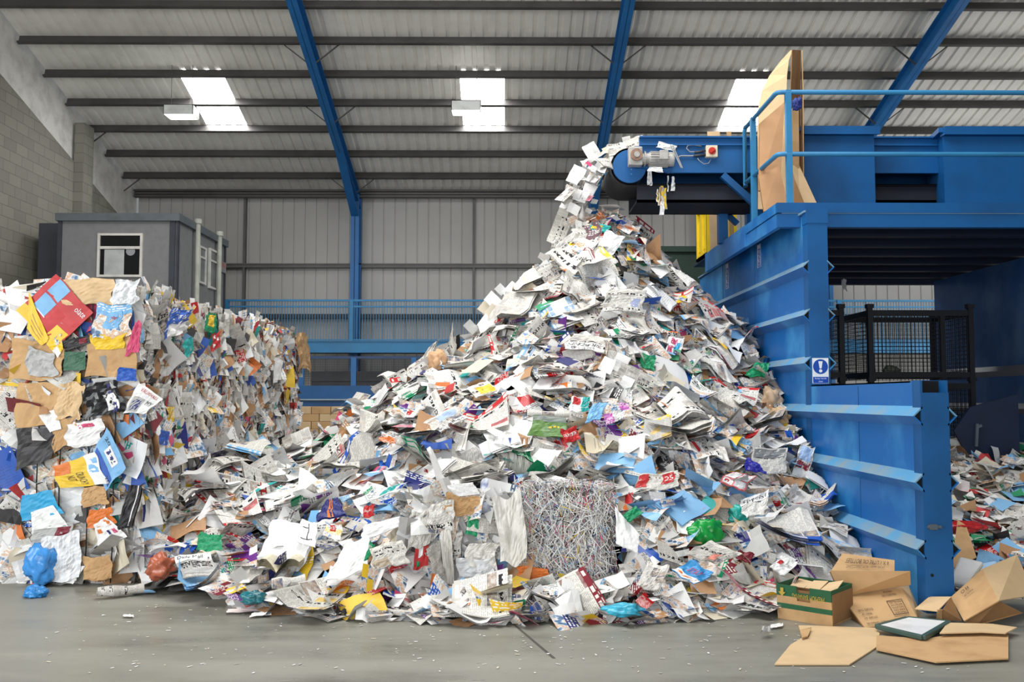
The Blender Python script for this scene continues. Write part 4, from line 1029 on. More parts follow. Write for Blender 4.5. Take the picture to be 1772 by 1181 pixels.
# ------------------------------------------------------------------ bales
def pm(col):
    return mat('print_' + col.replace(' ', '_'), COLS[col], .5, 0, .06, 6)
KRAFT = mat('kraft_card', rgb(198, 160, 114), .8, 0, .1, 4, col2=rgb(176, 138, 94))
KRAFT_L = mat('kraft_card_pale', rgb(214, 184, 142), .8, 0, .06, 4)
WIRE = mat('baling_wire', rgb(40, 38, 38), .5, .4)
BPAL = ['white'] * 20 + ['grey'] * 6 + ['cream'] * 6 + ['brown'] * 14 + ['red'] * 3 + ['blue'] * 4 + ['light blue'] * 3 + ['green', 'teal', 'yellow', 'yellow', 'orange', 'pink', 'black', 'black', 'black', 'navy', 'maroon']
BM = [PM[('news', 'isl')], PM[('plain', 'isl')], PM[('mag', 'isl')], mat('bale_core', rgb(96, 90, 84), .95, 0, .4, 9), mat('soft_film', rgb(226, 228, 230), .25, 0, .05, 6)]
def bale(x0, x1, y0, y1, z0, z1, label, seed, front=True, pal=BPAL, nf=210, ns=300, wires=4, wire_x=None):
    g = random.Random(seed)
    t = thing('paper_bale', ((x0 + x1) / 2, (y0 + y1) / 2, z0), label, 'bale', 'pressed mixed paper bales')
    pb = PB()
    # core: displaced box
    bm = bmesh.new(); bmesh.ops.create_cube(bm, size=1.0); bmesh.ops.subdivide_edges(bm, edges=bm.edges, cuts=7, use_grid_fill=True)
    vs = []
    for v in bm.verts:
        p = Vector((x0 + (v.co.x + .5) * (x1 - x0), y0 + (v.co.y + .5) * (y1 - y0), z0 + (v.co.z + .5) * (z1 - z0)))
        c = Vector(((x0 + x1) / 2, (y0 + y1) / 2, (z0 + z1) / 2)); d = (p - c)
        p = c + d * (.94 + .06 * mnoise.noise(p * 2.3)); p.z = max(p.z, z0 + .01)
        vs.append(p)
    pb.add(vs, [tuple(q.index for q in f.verts) for f in bm.faces], [(0, 0)] * len(vs), rgb(100, 94, 88), 3); bm.free()
    def piece(p, n, w, h, st, spin, tilt, amt=1.0):
        kd = g.choices((0, 1, 2, 4), (22, 46, 26, 6))[0]
        col = g.choice(pal)
        sh = Sheet(w, h, st, g, amt)
        M = Matrix.Translation(p) @ frame(n, spin, tilt, g.uniform(0, 6.28))
        tint = COLS[col]
        if kd == 0: tint = NEWS_GREY
        pb.add(*sh.grid(5, 5), tint, kd, M)
    if front:
        for i in range(nf):
            w = g.uniform(.08, .36)
            p = Vector((g.uniform(x0 + .03, x1 - .03), y0 + g.uniform(-.02, .05), g.uniform(z0 + .05, z1 - .05)))
            piece(p, Vector((0, -1, 0)), w, w * g.uniform(.5, 1.3), g.choice(('crumple', 'crumple', 'crease', 'bend')), g.uniform(0, 6.28), abs(g.gauss(0, .2)), 1.0)
    for i in range(ns):
        # the cut side: folded layers seen edge-on
        w = g.uniform(.03, .11); h = g.uniform(.14, .42)
        p = Vector((x1 + g.uniform(-.05, .03), g.uniform(y0 + .02, y1 - .02), g.uniform(z0 + .06, z1 - .04)))
        n = Vector((1, g.uniform(-.8, .4), g.gauss(0, .13))).normalized()
        kd = g.choices((0, 1, 2, 4), (26, 44, 24, 6))[0]; tint = COLS[g.choice(pal)] if kd else NEWS_GREY
        if g.random() < .35: w *= 2.0; h *= .7
        sh = Sheet(w, h, g.choice(('crumple', 'crumple', 'crease')), g, .6)
        up_ = Vector((0, g.gauss(0, .22), 1)).normalized(); xx = up_.cross(n).normalized(); yy = n.cross(xx)
        M = Matrix.Translation(p) @ Matrix((xx, yy, n)).transposed().to_4x4()
        pb.add(*sh.grid(4, 6), tint, kd, M)
    for i in range(26 if ns > 100 else 0):
        w = g.uniform(.14, .30)
        p = Vector((x1 + g.uniform(.0, .05), g.uniform(y0 + .08, y1 - .08), g.uniform(z0 + .12, z1 - .12)))
        piece(p, Vector((1, g.uniform(-.7, .1), g.gauss(0, .15))).normalized(), w, w * g.uniform(.7, 1.4), g.choice(('crumple', 'crumple', 'crease')), g.uniform(0, 6.28), abs(g.gauss(0, .12)), .7)
    for i in range(70):
        w = g.uniform(.05, .18)
        e = g.random()
        p = Vector((x1 - g.uniform(0, .1) if e < .5 else g.uniform(x0, x1), g.uniform(y0, y1) if e < .5 else y0 + g.uniform(0, .1), z1 - g.uniform(.0, .06)))
        piece(p, Vector((g.gauss(0, .4), g.gauss(-.2, .4), 1)).normalized(), w, w * g.uniform(.4, 1), g.choice(('crumple', 'curl', 'crease')), g.uniform(0, 6.28), abs(g.gauss(0, .3)))
    o = pb.obj('compressed_paper', BM, t); o['kind'] = 'stuff'
    if wires and front:
        for wx in (wire_x or [x0 + (x1 - x0) * (i + .5) / wires for i in range(wires)]):
            pts = [(wx + .012 * math.sin(q * 3.0), y0 - .085 - .012 * math.sin(q * math.pi), z0 + .02 + (z1 - z0) * q) for q in np.linspace(0, 1, 9)]
            pts += [(wx, y0 + .06, z1 + .03), (wx + .01, y0 + .4, z1 + .02)]
            MB().tube(pts, .006, 6).obj('wire', WIRE, t, True)
    return t
YB0 = 8.15
Z1, Z2, Z3 = PY(240, 838, YB0).z, PY(240, 657, YB0).z, PY(200, 491, YB0).z
wxs = [PY(q, 600, YB0).x for q in (79, 117, 165, 209)]
BALE = {}
dep = [1.0, 1.02, 1.0, 1.05, .98, 1.0]
rows = ['front', 'second', 'third', 'fourth', 'fifth', 'rear']
for lvl, (za, zb, nm) in enumerate(((0, Z1 - .015, 'bottom'), (Z1, Z2 - .015, 'middle'), (Z2, Z3, 'top'))):
    y = YB0
    for r in range(6 if lvl else 3):
        j = random.Random(lvl * 10 + r).uniform
        lb = ('%s bale of pressed paper and card in the %s layer of the stack' % (rows[r], nm)) if r else ('wired bale with printed cartons in its front, %s layer of the stack' % nm)
        BALE[(lvl, r)] = bale(BALES_X - 1.25, BALES_X + j(-.06, .02) - (.10 if lvl == 2 and r == 0 else 0), y, y + dep[r] - .02, za, zb - (.05 if lvl == 2 else 0) + (j(-.08, .0) if lvl == 2 and r else 0), lb, lvl * 31 + r * 7, r == 0 or lvl == 2, wires=4, wire_x=wxs)
        y += dep[r]
    BALE[(lvl, 'left')] = bale(BALES_X - 2.6, BALES_X - 1.28, YB0 + .03, YB0 + 1.05, za, zb - (.05 if lvl == 2 else 0), 'bale at the far left end of the stack, %s layer' % nm, 90 + lvl, True, ns=10)
# printed things pressed into the faces: corners in the photograph on the face plane
def qpatch(parent, name, c4, plane, m, details=(), texts=(), amp=.012, lift=.10, seed=0, label=None, n=10, color=None, layers=1, pts=None):
    if pts is None: pts = [plane(px, py) for px, py in c4]
    p00, p10, p11, p01 = [Vector(p) for p in pts]
    nn = (p10 - p00).cross(p01 - p00).normalized()
    if nn.dot(EYE - p00) < 0: nn = -nn
    g = random.Random(seed + 5); ph = [(g.uniform(3, 11), g.uniform(3, 11), g.uniform(0, 6.3)) for _ in range(4)]
    wob = min(.06, amp * 3.2); wf = (g.uniform(3, 8), g.uniform(0, 6), g.uniform(3, 8), g.uniform(0, 6))
    def f(u, v, dz=0):
        u = u + wob * math.sin(v * wf[0] + wf[1]) + wob * .5 * math.sin(v * wf[2] * 2); v = v + wob * math.sin(u * wf[2] + wf[3]) + wob * .5 * math.sin(u * wf[0] * 2)
        b = (p00 * (1 - u) + p10 * u) * (1 - v) + (p01 * (1 - u) + p11 * u) * v
        d = amp * (2.2 * abs(mnoise.noise((u * 2.3 + seed, v * 2.3, .3))) + 1.1 * abs(mnoise.noise((u * 5.1, v * 5.1 + seed, .7))) + .5 * sum(abs(math.sin(a * u + c * v + q)) for a, c, q in ph[:2]))
        return b + nn * (lift + dz + d)
    pb = PB(); mats = []
    def mid(q):
        if q not in mats: mats.append(q)
        return mats.index(q)
    def rect(u0, v0, u1, v1, mq, dz, nn_=n, full=False):
        vs = []; uv = []
        for j in range(nn_ + 1):
            for i in range(nn_ + 1):
                u = u0 + (u1 - u0) * i / nn_; v = v0 + (v1 - v0) * j / nn_
                vs.append(f(u, v, dz)); uv.append((i / nn_, j / nn_))
        fs = [(j * (nn_ + 1) + i, j * (nn_ + 1) + i + 1, (j + 1) * (nn_ + 1) + i + 1, (j + 1) * (nn_ + 1) + i) for j in range(nn_) for i in range(nn_)]
        pb.add(vs, fs, uv, (1, 1, 1, 1), mid(mq))
    for q in range(layers): rect(.02 * q, -.02 * q, 1 + .01 * q, 1 - .02 * q, m, -.007 * q)
    for d in details: rect(d[0], d[1], d[2], d[3], d[4], .0025, 6)
    for s, u, v, wu, hv, mq in texts[:]:
        vs, fs, w, h = text_geo(s)
        pb.add([f(u + a / w * wu, v + b / h * hv, .005) for a, b in vs], fs, [(0, 0)] * len(vs), (1, 1, 1, 1), mid(mq))
    o = pb.obj(name, mats, parent)
    if color is not None: o.color = color
    if label: o['label'] = label
    return o
def FR(px, py): return PY(px, py, YB0 - .0)
def SD(px, py): return PX(px, py, BALES_X - .02)
NOBJ = PM[('news', 'obj')]; MOBJ = PM[('mag', 'obj')]; POBJ = PM[('plain', 'obj')]
top, midb, low = BALE[(2, 0)], BALE[(1, 0)], BALE[(0, 0)]
S = dict(amp=.012)
LB, YE, RD, WH, BK = pm('light blue'), pm('yellow'), pm('red'), pm('white'), pm('black')
qpatch(top, 'cardboard', [(30, 660), (120, 655), (120, 590), (30, 590)], FR, KRAFT, seed=40, label='brown card')
qpatch(top, 'cardboard', [(118, 530), (206, 530), (206, 486), (118, 486)], FR, KRAFT_L, seed=1, label='pale kraft card')
qpatch(top, 'cardboard', [(160, 655), (246, 650), (240, 580), (160, 590)], FR, KRAFT, seed=2, label='brown card')
qpatch(top, 'printed_carton', [(40, 542), (106, 606), (172, 542), (106, 478)], FR, RD, [(.12, .30, .42, .62, LB), (.12, .66, .42, .98, LB), (.10, .28, .44, .30, WH), (.70, .0, .98, .38, YE), (.0, .0, .34, .22, YE)], [('olate', .84, .84, .22, .12, WH)], .006, .115, 3, 'red carton printed with pale blue windows')
qpatch(top, 'printed_carton', [(60, 572), (84, 600), (98, 590), (64, 510)], FR, YE, [(.2, .2, .8, .24, pm('brown')), (.2, .4, .8, .44, pm('brown')), (.2, .6, .8, .64, pm('brown'))], (), .006, .125, 33, 'yellow carton')
qpatch(top, 'printed_packet', [(170, 590), (238, 584), (236, 528), (178, 530)], FR, MOBJ, [(.3, .3, .75, .8, LB)], [('20p', .5, .6, .2, .12, RD)], .014, .115, 4, 'light blue and green packet', color=COLS['light blue'])
qpatch(top, 'printed_packet', [(174, 606), (222, 606), (232, 576), (168, 582)], FR, YE, (), (), .014, .112, 14, 'yellow packet')
qpatch(top, 'printed_packet', [(226, 618), (250, 610), (256, 560), (244, 558)], FR, pm('pink'), (), (), .014, .115, 5, 'pink-red packet')
qpatch(top, 'card_square', [(122, 643), (160, 641), (158, 610), (122, 611)], FR, mat('print_forest', rgb(40, 92, 66), .5), (), (), .005, .118, 6, 'dark green card')
qpatch(top, 'card_square', [(122, 610), (166, 596), (166, 582), (120, 592)], FR, BK, [(.62, .2, .9, .8, pm('maroon'))], (), .006, .116, 7, 'black card')
qpatch(top, 'printed_packet', [(212, 660), (246, 660), (246, 640), (216, 636)], FR, pm('blue'), (), (), .008, .118, 8, 'deep blue packet')
qpatch(top, 'printed_packet', [(92, 596), (112, 620), (122, 606), (118, 580)], FR, MOBJ, (), (), .008, .120, 9, 'packet with a picture of golden food', color=COLS['yellow'])
qpatch(top, 'paper_scrap', [(60, 654), (112, 650), (104, 612), (60, 602)], FR, pm('grey'), (), (), .014, .114, 10, 'grey card')
qpatch(top, 'plastic_film', [(205, 535), (250, 525), (252, 488), (212, 490)], FR, BM[4], (), (), .03, .12, 11, 'clear wrinkled film', n=14)
S2 = BALE[(2, 1)]
qpatch(top, 'printed_packet', [(260, 592), (300, 572), (310, 536), (272, 536)], SD, WH, [(0, .45, 1, 1, pm('blue')), (0, 0, .12, 1, pm('blue'))], [('Ria', .62, .7, .3, .14, WH)], .02, .09, 12, 'blue and white bag')
qpatch(S2, 'card_square', [(300, 625), (316, 606), (312, 580), (296, 594)], SD, pm('teal'), (), (), .01, .1, 13, 'teal card')
qpatch(S2, 'printed_packet', [(334, 570), (352, 580), (358, 545), (342, 540)], SD, pm('green'), [(.2, .3, .8, .9, YE)], (), .01, .1, 15, 'green and yellow packet')
qpatch(S2, 'printed_packet', [(344, 612), (362, 600), (364, 574), (350, 578)], SD, RD, [(.2, .2, .4, .4, WH), (.6, .5, .8, .7, WH), (.2, .7, .4, .9, WH)], (), .01, .1, 16, 'red and white spotted packet')
B5 = BALE[(2, 5)]
qpatch(B5, 'cardboard', [(500, 640), (522, 640), (516, 575), (496, 580)], SD, KRAFT, (), (), .02, .12, 17, 'brown card')
# middle layer front
qpatch(midb, 'cardboard', [(40, 740), (108, 735), (112, 664), (40, 662)], FR, KRAFT, (), (), .012, .10, 20, 'brown card')
qpatch(midb, 'cardboard', [(104, 782), (142, 764), (142, 720), (100, 730)], FR, KRAFT, (), (), .012, .104, 21, 'brown card')
qpatch(midb, 'cardboard', [(108, 725), (150, 722), (158, 664), (112, 664)], FR, KRAFT_L, (), (), .02, .104, 28, 'pale kraft card')
qpatch(midb, 'card_square', [(40, 815), (102, 790), (106, 736), (40, 744)], FR, BK, (), (), .008, .106, 22, 'black card')
qpatch(midb, 'paper_scrap', [(98, 748), (118, 742), (108, 708), (80, 718)], FR, WH, (), (), .006, .118, 23)
qpatch(midb, 'paper_scrap', [(126, 772), (186, 770), (190, 726), (128, 730)], FR, WH, [(.3, .75, .75, .9, pm('pink'))], (), .016, .110, 24)
qpatch(midb, 'printed_packet', [(158, 722), (226, 716), (216, 662), (156, 664)], FR, mat('black_film', rgb(26, 26, 30), .2), [(.55, .1, .85, .6, WH), (.7, .0, .8, .9, pm('navy'))], (), .022, .112, 25, 'black plastic bag')
qpatch(midb, 'printed_carton', [(170, 790), (196, 846), (230, 806), (196, 738)], FR, pm('light blue'), [(.05, .1, .95, .35, pm('blue')), (.3, .5, .75, .8, WH), (.36, .56, .69, .74, pm('navy'))], [('20', .2, .78, .2, .1, BK), ('20', .84, .2, .2, .1, BK)], .007, .128, 26, 'light blue carton with a round badge')
qpatch(midb, 'printed_carton', [(104, 806), (116, 842), (200, 836), (176, 782)], FR, YE, [(0, .72, 1, 1, WH), (.1, .76, .6, .96, LB), (.0, .0, .45, .36, pm('orange'))], [('CRUNCHY', .70, .54, .46, .16, BK), ('NUT', .66, .34, .22, .16, BK)], .006, .135, 27, 'yellow cereal carton')
qpatch(midb, 'newspaper_piece', [(226, 714), (262, 716), (292, 690), (250, 662)], FR, WH, [(.1, .05, .55, .6, pm('grey')), (.16, .1, .5, .5, pm('navy'))], [('VAUXHALL', .55, .86, .7, .14, RD), ('MY', .78, .5, .24, .2, BK)], .008, .13, 29, 'white printed sheet with black and red lettering')
B1 = BALE[(1, 1)]
qpatch(midb, 'printed_packet', [(250, 766), (268, 774), (272, 748), (256, 744)], SD, pm('blue'), (), (), .01, .1, 30, 'deep blue packet')
# bottom layer front
qpatch(low, 'card_square', [(50, 900), (122, 886), (100, 846), (50, 856)], FR, mat('print_cyan', rgb(40, 160, 210), .5), (), (), .006, .12, 50, 'cyan card')
qpatch(low, 'paper_scrap', [(70, 914), (132, 908), (104, 872), (66, 884)], FR, WH, (), (), .006, .126, 51)
qpatch(low, 'cardboard', [(154, 876), (200, 868), (192, 838), (154, 842)], FR, KRAFT, (), (), .012, .118, 52, 'brown card')
qpatch(low, 'card_square', [(160, 912), (212, 904), (204, 876), (166, 880)], FR, pm('orange'), (), (), .01, .118, 53, 'orange envelope')
qpatch(low, 'paper_scrap', [(182, 940), (234, 926), (196, 892), (174, 904)], FR, WH, [(.1, .5, .3, .7, pm('orange')), (.5, .3, .6, .5, pm('navy')), (.7, .3, .85, .5, pm('pink'))], (), .008, .126, 54, 'white sheet with coloured dots')
qpatch(low, 'plastic_film', [(90, 1000), (156, 1000), (150, 920), (88, 922)], FR, BM[4], (), (), .03, .12, 55, 'clear wrinkled film', n=14)
qpatch(low, 'cardboard', [(158, 1000), (206, 998), (204, 958), (156, 960)], FR, KRAFT, (), (), .012, .122, 56, 'brown card')
qpatch(low, 'card_square', [(66, 940), (136, 934), (140, 900), (74, 908)], FR, pm('grey'), [(.6, .2, .95, .8, pm('maroon'))], (), .01, .116, 57)
qpatch(low, 'paper_scrap', [(120, 1000), (140, 1006), (160, 975), (130, 978)], FR, WH, (), (), .006, .14, 58)
tag(qpatch(None, 'foam_cushion', [(222, 906), (246, 906), (262, 840), (240, 834)], FR, BK, [(.7, .0, .78, 1, WH)], (), .012, .20, 59, n=10, layers=4), 'long black strip of padded card with a white stripe leaning on the bottom bale', 'card')

# ------------------------------------------------------------------ shredded paper bale and its mixed neighbour
sx0, sx1, sy0, sy1, szt = SB['x0'], SB['x1'], SB['y0'], SB['y1'], SB['z1']
xm = PY(903, 940, sy0).x
t = bale(sx0, xm - .02, sy0, sy1 - .05, 0, szt - .06, 'torn grey bale of white film and paper beside the shredded paper', 300, True, ['white'] * 16 + ['grey'] * 9 + ['cream'] * 6 + ['brown'] * 3 + ['red', 'light blue', 'navy', 'black'], 200, 60, 0)
t['group'] = 'bales in front of the pile'
def FB(px, py): return PY(px, py, sy0)
FILM = mat('white_film', rgb(224, 221, 214), .35, 0, .06, 5)
for i, (nm, c4, m, lb) in enumerate([
    ('plastic_bag', [(716, 985), (742, 975), (746, 918), (724, 922)], RD, 'red bag with green leaves'),
    ('kraft_paper', [(764, 886), (822, 890), (830, 860), (772, 850)], KRAFT, 'brown crumpled kraft paper'),
    ('film_sheet', [(868, 972), (912, 962), (900, 842), (852, 862)], FILM, 'large white creased film'),
    ('film_sheet', [(772, 1008), (788, 1008), (782, 915), (762, 918)], FILM, 'hanging strip of white film'),
    ('film_sheet', [(806, 978), (858, 982), (862, 935), (810, 940)], FILM, 'creased white film'),
    ('film_sheet', [(790, 1002), (850, 1004), (856, 960), (792, 962)], BM[4], 'clear film'),
    ('packet', [(806, 920), (826, 926), (830, 896), (812, 890)], pm('green'), 'green packet'),
    ('packet', [(744, 1030), (758, 1026), (764, 986), (750, 988)], pm('orange'), 'orange packet'),
    ('packet', [(850, 1012), (876, 1008), (872, 972), (848, 982)], pm('purple'), 'lilac packet'),
    ('newspaper_piece', [(708, 950), (748, 936), (752, 872), (712, 890)], NOBJ, None),
    ('newspaper_piece', [(742, 920), (790, 916), (784, 862), (744, 870)], NOBJ, None),
    ('paper_scrap', [(790, 858), (830, 852), (820, 832), (776, 838)], WH, None),
    ('newspaper_piece', [(756, 970), (800, 960), (798, 916), (760, 920)], NOBJ, None),
    ('card', [(754, 1024), (770, 1038), (780, 1014), (766, 1006)], LB, 'light blue card')]):
    o = qpatch(t, nm, c4, FB, m, [(.3, .35, .6, .7, WH), (.2, .1, .4, .25, pm('green')), (.7, .6, .9, .8, pm('green'))] if nm == 'plastic_bag' else (), (), .022 if 'film' in nm or 'kraft' in nm or 'news' in nm else .008, .085 + .012 * (i % 4), 200 + i, lb, n=14, color=NEWS_GREY)
# rolled magazine on top
a = PY(838, 884, sy0 - .06); b = PY(842, 836, sy0 + .25)
MB().tube([a, a.lerp(b, .5), b], [.055, .05, .05], 14).obj('rolled_magazine', mat('roll_print', rgb(196, 202, 214), .4, 0, .2, 12, col2=rgb(96, 110, 150)), t, True)
sb = thing('shredded_bale', (xm, sy0, 0), 'bale of shredded office paper standing in front of the pile', 'bale', 'bales in front of the pile')
g = random.Random(77)
pb = PB()
bm = bmesh.new(); bmesh.ops.create_cube(bm, size=1.0); bmesh.ops.subdivide_edges(bm, edges=bm.edges, cuts=6, use_grid_fill=True)
vs = []
for v in bm.verts:
    c = v.co.copy(); q = c.normalized() * min(c.length, .72)
    p = Vector(((xm + sx1) / 2 + q.x * (sx1 - xm), (sy0 + sy1) / 2 + q.y * (sy1 - sy0), szt / 2 + q.z * szt)); p += Vector((1, 1, 1)) * .02 * mnoise.noise(p * 5); vs.append((p.x, p.y, max(p.z, .01)))
pb.add(vs, [tuple(q.index for q in f.verts) for f in bm.faces], [(0, 0)] * len(vs), rgb(110, 106, 106), 3); bm.free()
for i in range(9500):
    r = g.random()
    if r < .66: p = Vector((g.uniform(xm - .03, sx1), sy0 + g.uniform(-.05, .05), g.uniform(.03, szt))); n = Vector((0, -1, 0))
    elif r < .82: p = Vector((g.uniform(xm, sx1), g.uniform(sy0, sy1), szt + g.uniform(-.05, .03))); n = Vector((0, 0, 1))
    else: p = Vector((sx1 + g.uniform(-.05, .03), g.uniform(sy0, sy1), g.uniform(.03, szt))); n = Vector((1, 0, 0))
    # rounded shoulders
    if p.z > szt - .12 and r < .66 or r >= .82 and p.z > szt - .12: p += -n * (p.z - (szt - .12)) * .5
    if p.x > sx1 - .1 and r < .66: p.y += (p.x - (sx1 - .1)) * .6
    L = g.uniform(.05, .16); w = g.uniform(.003, .0065)
    an = g.gauss(math.pi / 2, .75) if r < .66 else g.uniform(0, 6.28)
    u = (n.orthogonal()).normalized(); vv = n.cross(u)
    if r < .66: u = Vector((1, 0, 0)); vv = Vector((0, 0, 1))
    d = u * math.cos(an) + vv * math.sin(an); sd = n.cross(d)
    cur = g.uniform(-9, 9); tw = g.uniform(-1.2, 1.2); pts = []
    q = p - d * L / 2; dd = d.copy(); lift = g.uniform(0, .02)
    for k_ in range(5):
        s_ = sd * math.cos(tw * k_ * .4) + n * math.sin(tw * k_ * .4)
        l_ = n * (lift * math.sin(k_ * math.pi / 4) + .0)
        pts += [q + l_ - s_ * w / 2, q + l_ + s_ * w / 2]
        dd = (dd + sd * cur * L * .08).normalized(); q = q + dd * L / 4
    pts = [(a_.x, a_.y, max(a_.z, .005)) for a_ in pts]
    col = g.choices(('white', 'grey', 'cream', 'pink', 'light blue', 'maroon', 'black', 'yellow', 'navy'), (56, 20, 8, 4, 4, 2, 4, 2, 2))[0]
    pb.add(pts, [(2 * k_, 2 * k_ + 1, 2 * k_ + 3, 2 * k_ + 2) for k_ in range(4)], [(0, 0)] * 10, COLS[col], 1 if False else 0)
k = NT('paper_strip'); at = k.n('ShaderNodeAttribute', attribute_name='tint'); k.l(at.outputs['Color'], k.b.inputs['Base Color']); k.b.inputs['Roughness'].default_value = .6
o = pb.obj('paper_strips', [k.mat, k.mat, k.mat, BM[3]], sb); o['kind'] = 'stuff'
qpatch(sb, 'packet', [(896, 1000), (950, 1006), (946, 982), (894, 976)], FB, pm('orange'), (), (), .014, .06, 230, 'orange-brown packet')
qpatch(sb, 'packet', [(904, 1030), (944, 1032), (946, 1006), (906, 1004)], FB, pm('maroon'), [(.1, .1, .4, .6, pm('green')), (.4, .5, .7, .95, RD), (.6, .1, .9, .5, pm('orange'))], (), .01, .06, 231, 'dark packet printed with fruit')

# ------------------------------------------------------------------ crumpled bags
def crumple_ball(name, c, rx, ry, rz, col, label, cat, seed, rough=.25, parent=None, sub=4, film=True):
    bm = bmesh.new(); bmesh.ops.create_icosphere(bm, subdivisions=sub, radius=1.0)
    o_ = Vector((seed * 3.7, seed * 1.3, 0))
    for v in bm.verts:
        q = v.co.copy(); d = mnoise.noise(q * 1.6 + o_) * .35 + abs(mnoise.noise(q * 2.6 + o_)) * .30 + abs(mnoise.noise(q * 5.5 + o_)) * .10
        q = q * (.75 + d); v.co = Vector((q.x * rx, q.y * ry, q.z * rz))
    zmin = min(v.co.z for v in bm.verts)
    me = bpy.data.meshes.new(name); bm.to_mesh(me); bm.free(); me.polygons.foreach_set('use_smooth', [True] * len(me.polygons))
    me.materials.append(mat('film_' + label.split()[0] + str(seed), col, rough, 0, .15, 12)); o = bpy.data.objects.new(name, me); COL.objects.link(o); o.location = c
    tag(o, label, cat); return o
def HP(px, py, lift=.08): return on_heap(px, py, lift)
p = HP(1222, 926); crumple_ball('plastic_bag', p, .155, .11, .14, rgb(20, 150, 62), 'bright green crumpled plastic bag low on the pile', 'bag', 1)
p = HP(1278, 893); crumple_ball('plastic_bag', p, .10, .07, .10, rgb(40, 170, 160), 'teal patterned crumpled bag beside the special page', 'bag', 2)
p = HP(1335, 695); crumple_ball('kraft_paper', p, .14, .1, .17, rgb(196, 168, 138), 'brown crumpled kraft paper high against the blue wall', 'paper', 3, .8)
p = HP(1347, 722); crumple_ball('kraft_paper', p, .13, .1, .12, rgb(196, 164, 128), 'lower brown crumpled kraft paper against the blue wall', 'paper', 4, .8)
p = HP(757, 626, .2); crumple_ball('kraft_paper', p, .13, .1, .15, rgb(206, 164, 126), 'brown crumpled kraft paper at the left edge of the slope', 'paper', 5, .8)
p = PY(70, 960, 7.98); crumple_ball('plastic_bag', (p.x, p.y, .2), .15, .1, .2, rgb(70, 150, 224), 'light blue crumpled plastic bag standing before the bottom bale', 'bag', 6)
p = PZ(66, 1034, .0); crumple_ball('plastic_bag', (p.x - .02, p.y, .04), .11, .08, .06, rgb(50, 140, 214), 'small light blue plastic bag flat on the floor', 'bag', 7)
p = HP(438, 1034, .1); crumple_ball('wrapper', (p.x, p.y, p.z), .10, .08, .06, rgb(30, 110, 120), 'dark teal crumpled wrapper on the floor at the pile foot', 'wrapper', 8)
p = HP(1080, 1056, .1); crumple_ball('plastic_bag', (p.x, p.y, p.z), .16, .09, .05, rgb(60, 176, 206), 'flat aqua plastic bag on the floor at the pile foot', 'bag', 9)
p = HP(266, 982, .14); crumple_ball('wrapper', (p.x + .05, p.y, p.z), .13, .1, .12, rgb(176, 96, 70), 'rust coloured crumpled wrapper beside the bottom bale', 'wrapper', 10)

# ------------------------------------------------------------------ sheets one would point at on the heap
def hpatch(name, c4, m, label, cat, details=(), texts=(), color=None, lift=.25, amp=.012, layers=2, seed=0, facing=.35):
    cx = sum(c[0] for c in c4) / 4; cy = sum(c[1] for c in c4) / 4
    p = on_heap(cx, cy, .02); n = heap_n(p.x, p.y); n = (n * (1 - facing) + (EYE - p).normalized() * facing).normalized()
    if p.z < .05: n = (Vector((0, 0, 1)) * .8 + n * .2).normalized()
    pts = []; p = p + n * lift
    for px, py in c4:
        d = ray(px, py); t = (p - EYE).dot(n) / d.dot(n); q = EYE + d * t; q.z = max(q.z, .01); pts.append(q)
    o = qpatch(None, name, c4, None, m, details, texts, amp, .01, seed, n=12, color=color, layers=layers, pts=pts)
    return tag(o, label, cat)
GR, PK = pm('green'), pm('pink')
GRY = mat('print_newsgrey', rgb(206, 206, 206), .8)
hpatch('newspaper', [(762, 752), (810, 726), (790, 706), (733, 734)], NOBJ, 'newspaper page headed classified, lying flat midway up', 'newspaper', [(.0, .0, 1, .22, WH), (.3, .5, .85, .9, mat('print_pale_blue', rgb(170, 190, 220), .8))], [('classified', .5, .12, .8, .16, BK)], NEWS_GREY, seed=1)
hpatch('magazine', [(914, 757), (978, 757), (980, 724), (924, 722)], mat('print_meadow', rgb(92, 130, 60), .4, 0, 0, 8, col2=rgb(130, 160, 130)), 'picture page of a green meadow with yellow flowers', 'magazine', [(.5, .4, .58, .5, YE), (.62, .45, .7, .55, YE), (.74, .42, .8, .52, YE), (.0, .72, 1, 1, mat('print_mist', rgb(120, 130, 124), .4))], (), seed=2)
hpatch('magazine', [(826, 692), (862, 678), (842, 662), (806, 676)], NOBJ, 'newspaper sheet with a big yellow panel', 'newspaper', [(.3, .05, .95, .7, YE)], (), NEWS_GREY, seed=3)
hpatch('leaflet', [(984, 716), (1018, 714), (1020, 690), (988, 690)], WH, 'white leaflet with teal panel and red picture', 'leaflet', [(.6, 0, 1, 1, pm('teal')), (.1, .5, .5, .95, RD)], (), seed=4)
hpatch('folder', [(1012, 734), (1038, 728), (1050, 700), (1024, 702)], LB, 'light blue folder beside the teal leaflet', 'folder', (), (), seed=5)
hpatch('packet', [(682, 722), (722, 730), (738, 704), (700, 700)], MOBJ, 'crumpled purple carton with a red spot', 'packet', [(.55, .2, .75, .5, RD)], (), COLS['purple'], amp=.03, seed=6)
hpatch('packet', [(640, 716), (664, 712), (668, 690), (648, 694)], pm('purple'), 'small dark purple box piece beside the bigger purple carton', 'packet', (), (), seed=7)
hpatch('packet', [(660, 768), (698, 776), (706, 758), (668, 752)], MOBJ, 'red and yellow crumpled packet', 'packet', (), (), COLS['orange'], amp=.03, seed=8)
hpatch('paper_sheet', [(976, 770), (1002, 764), (998, 742), (970, 748)], RD, 'red printed bag with white lettering', 'bag', (), [('DILMORTH', .5, .5, .8, .25, WH)], amp=.02, seed=9)
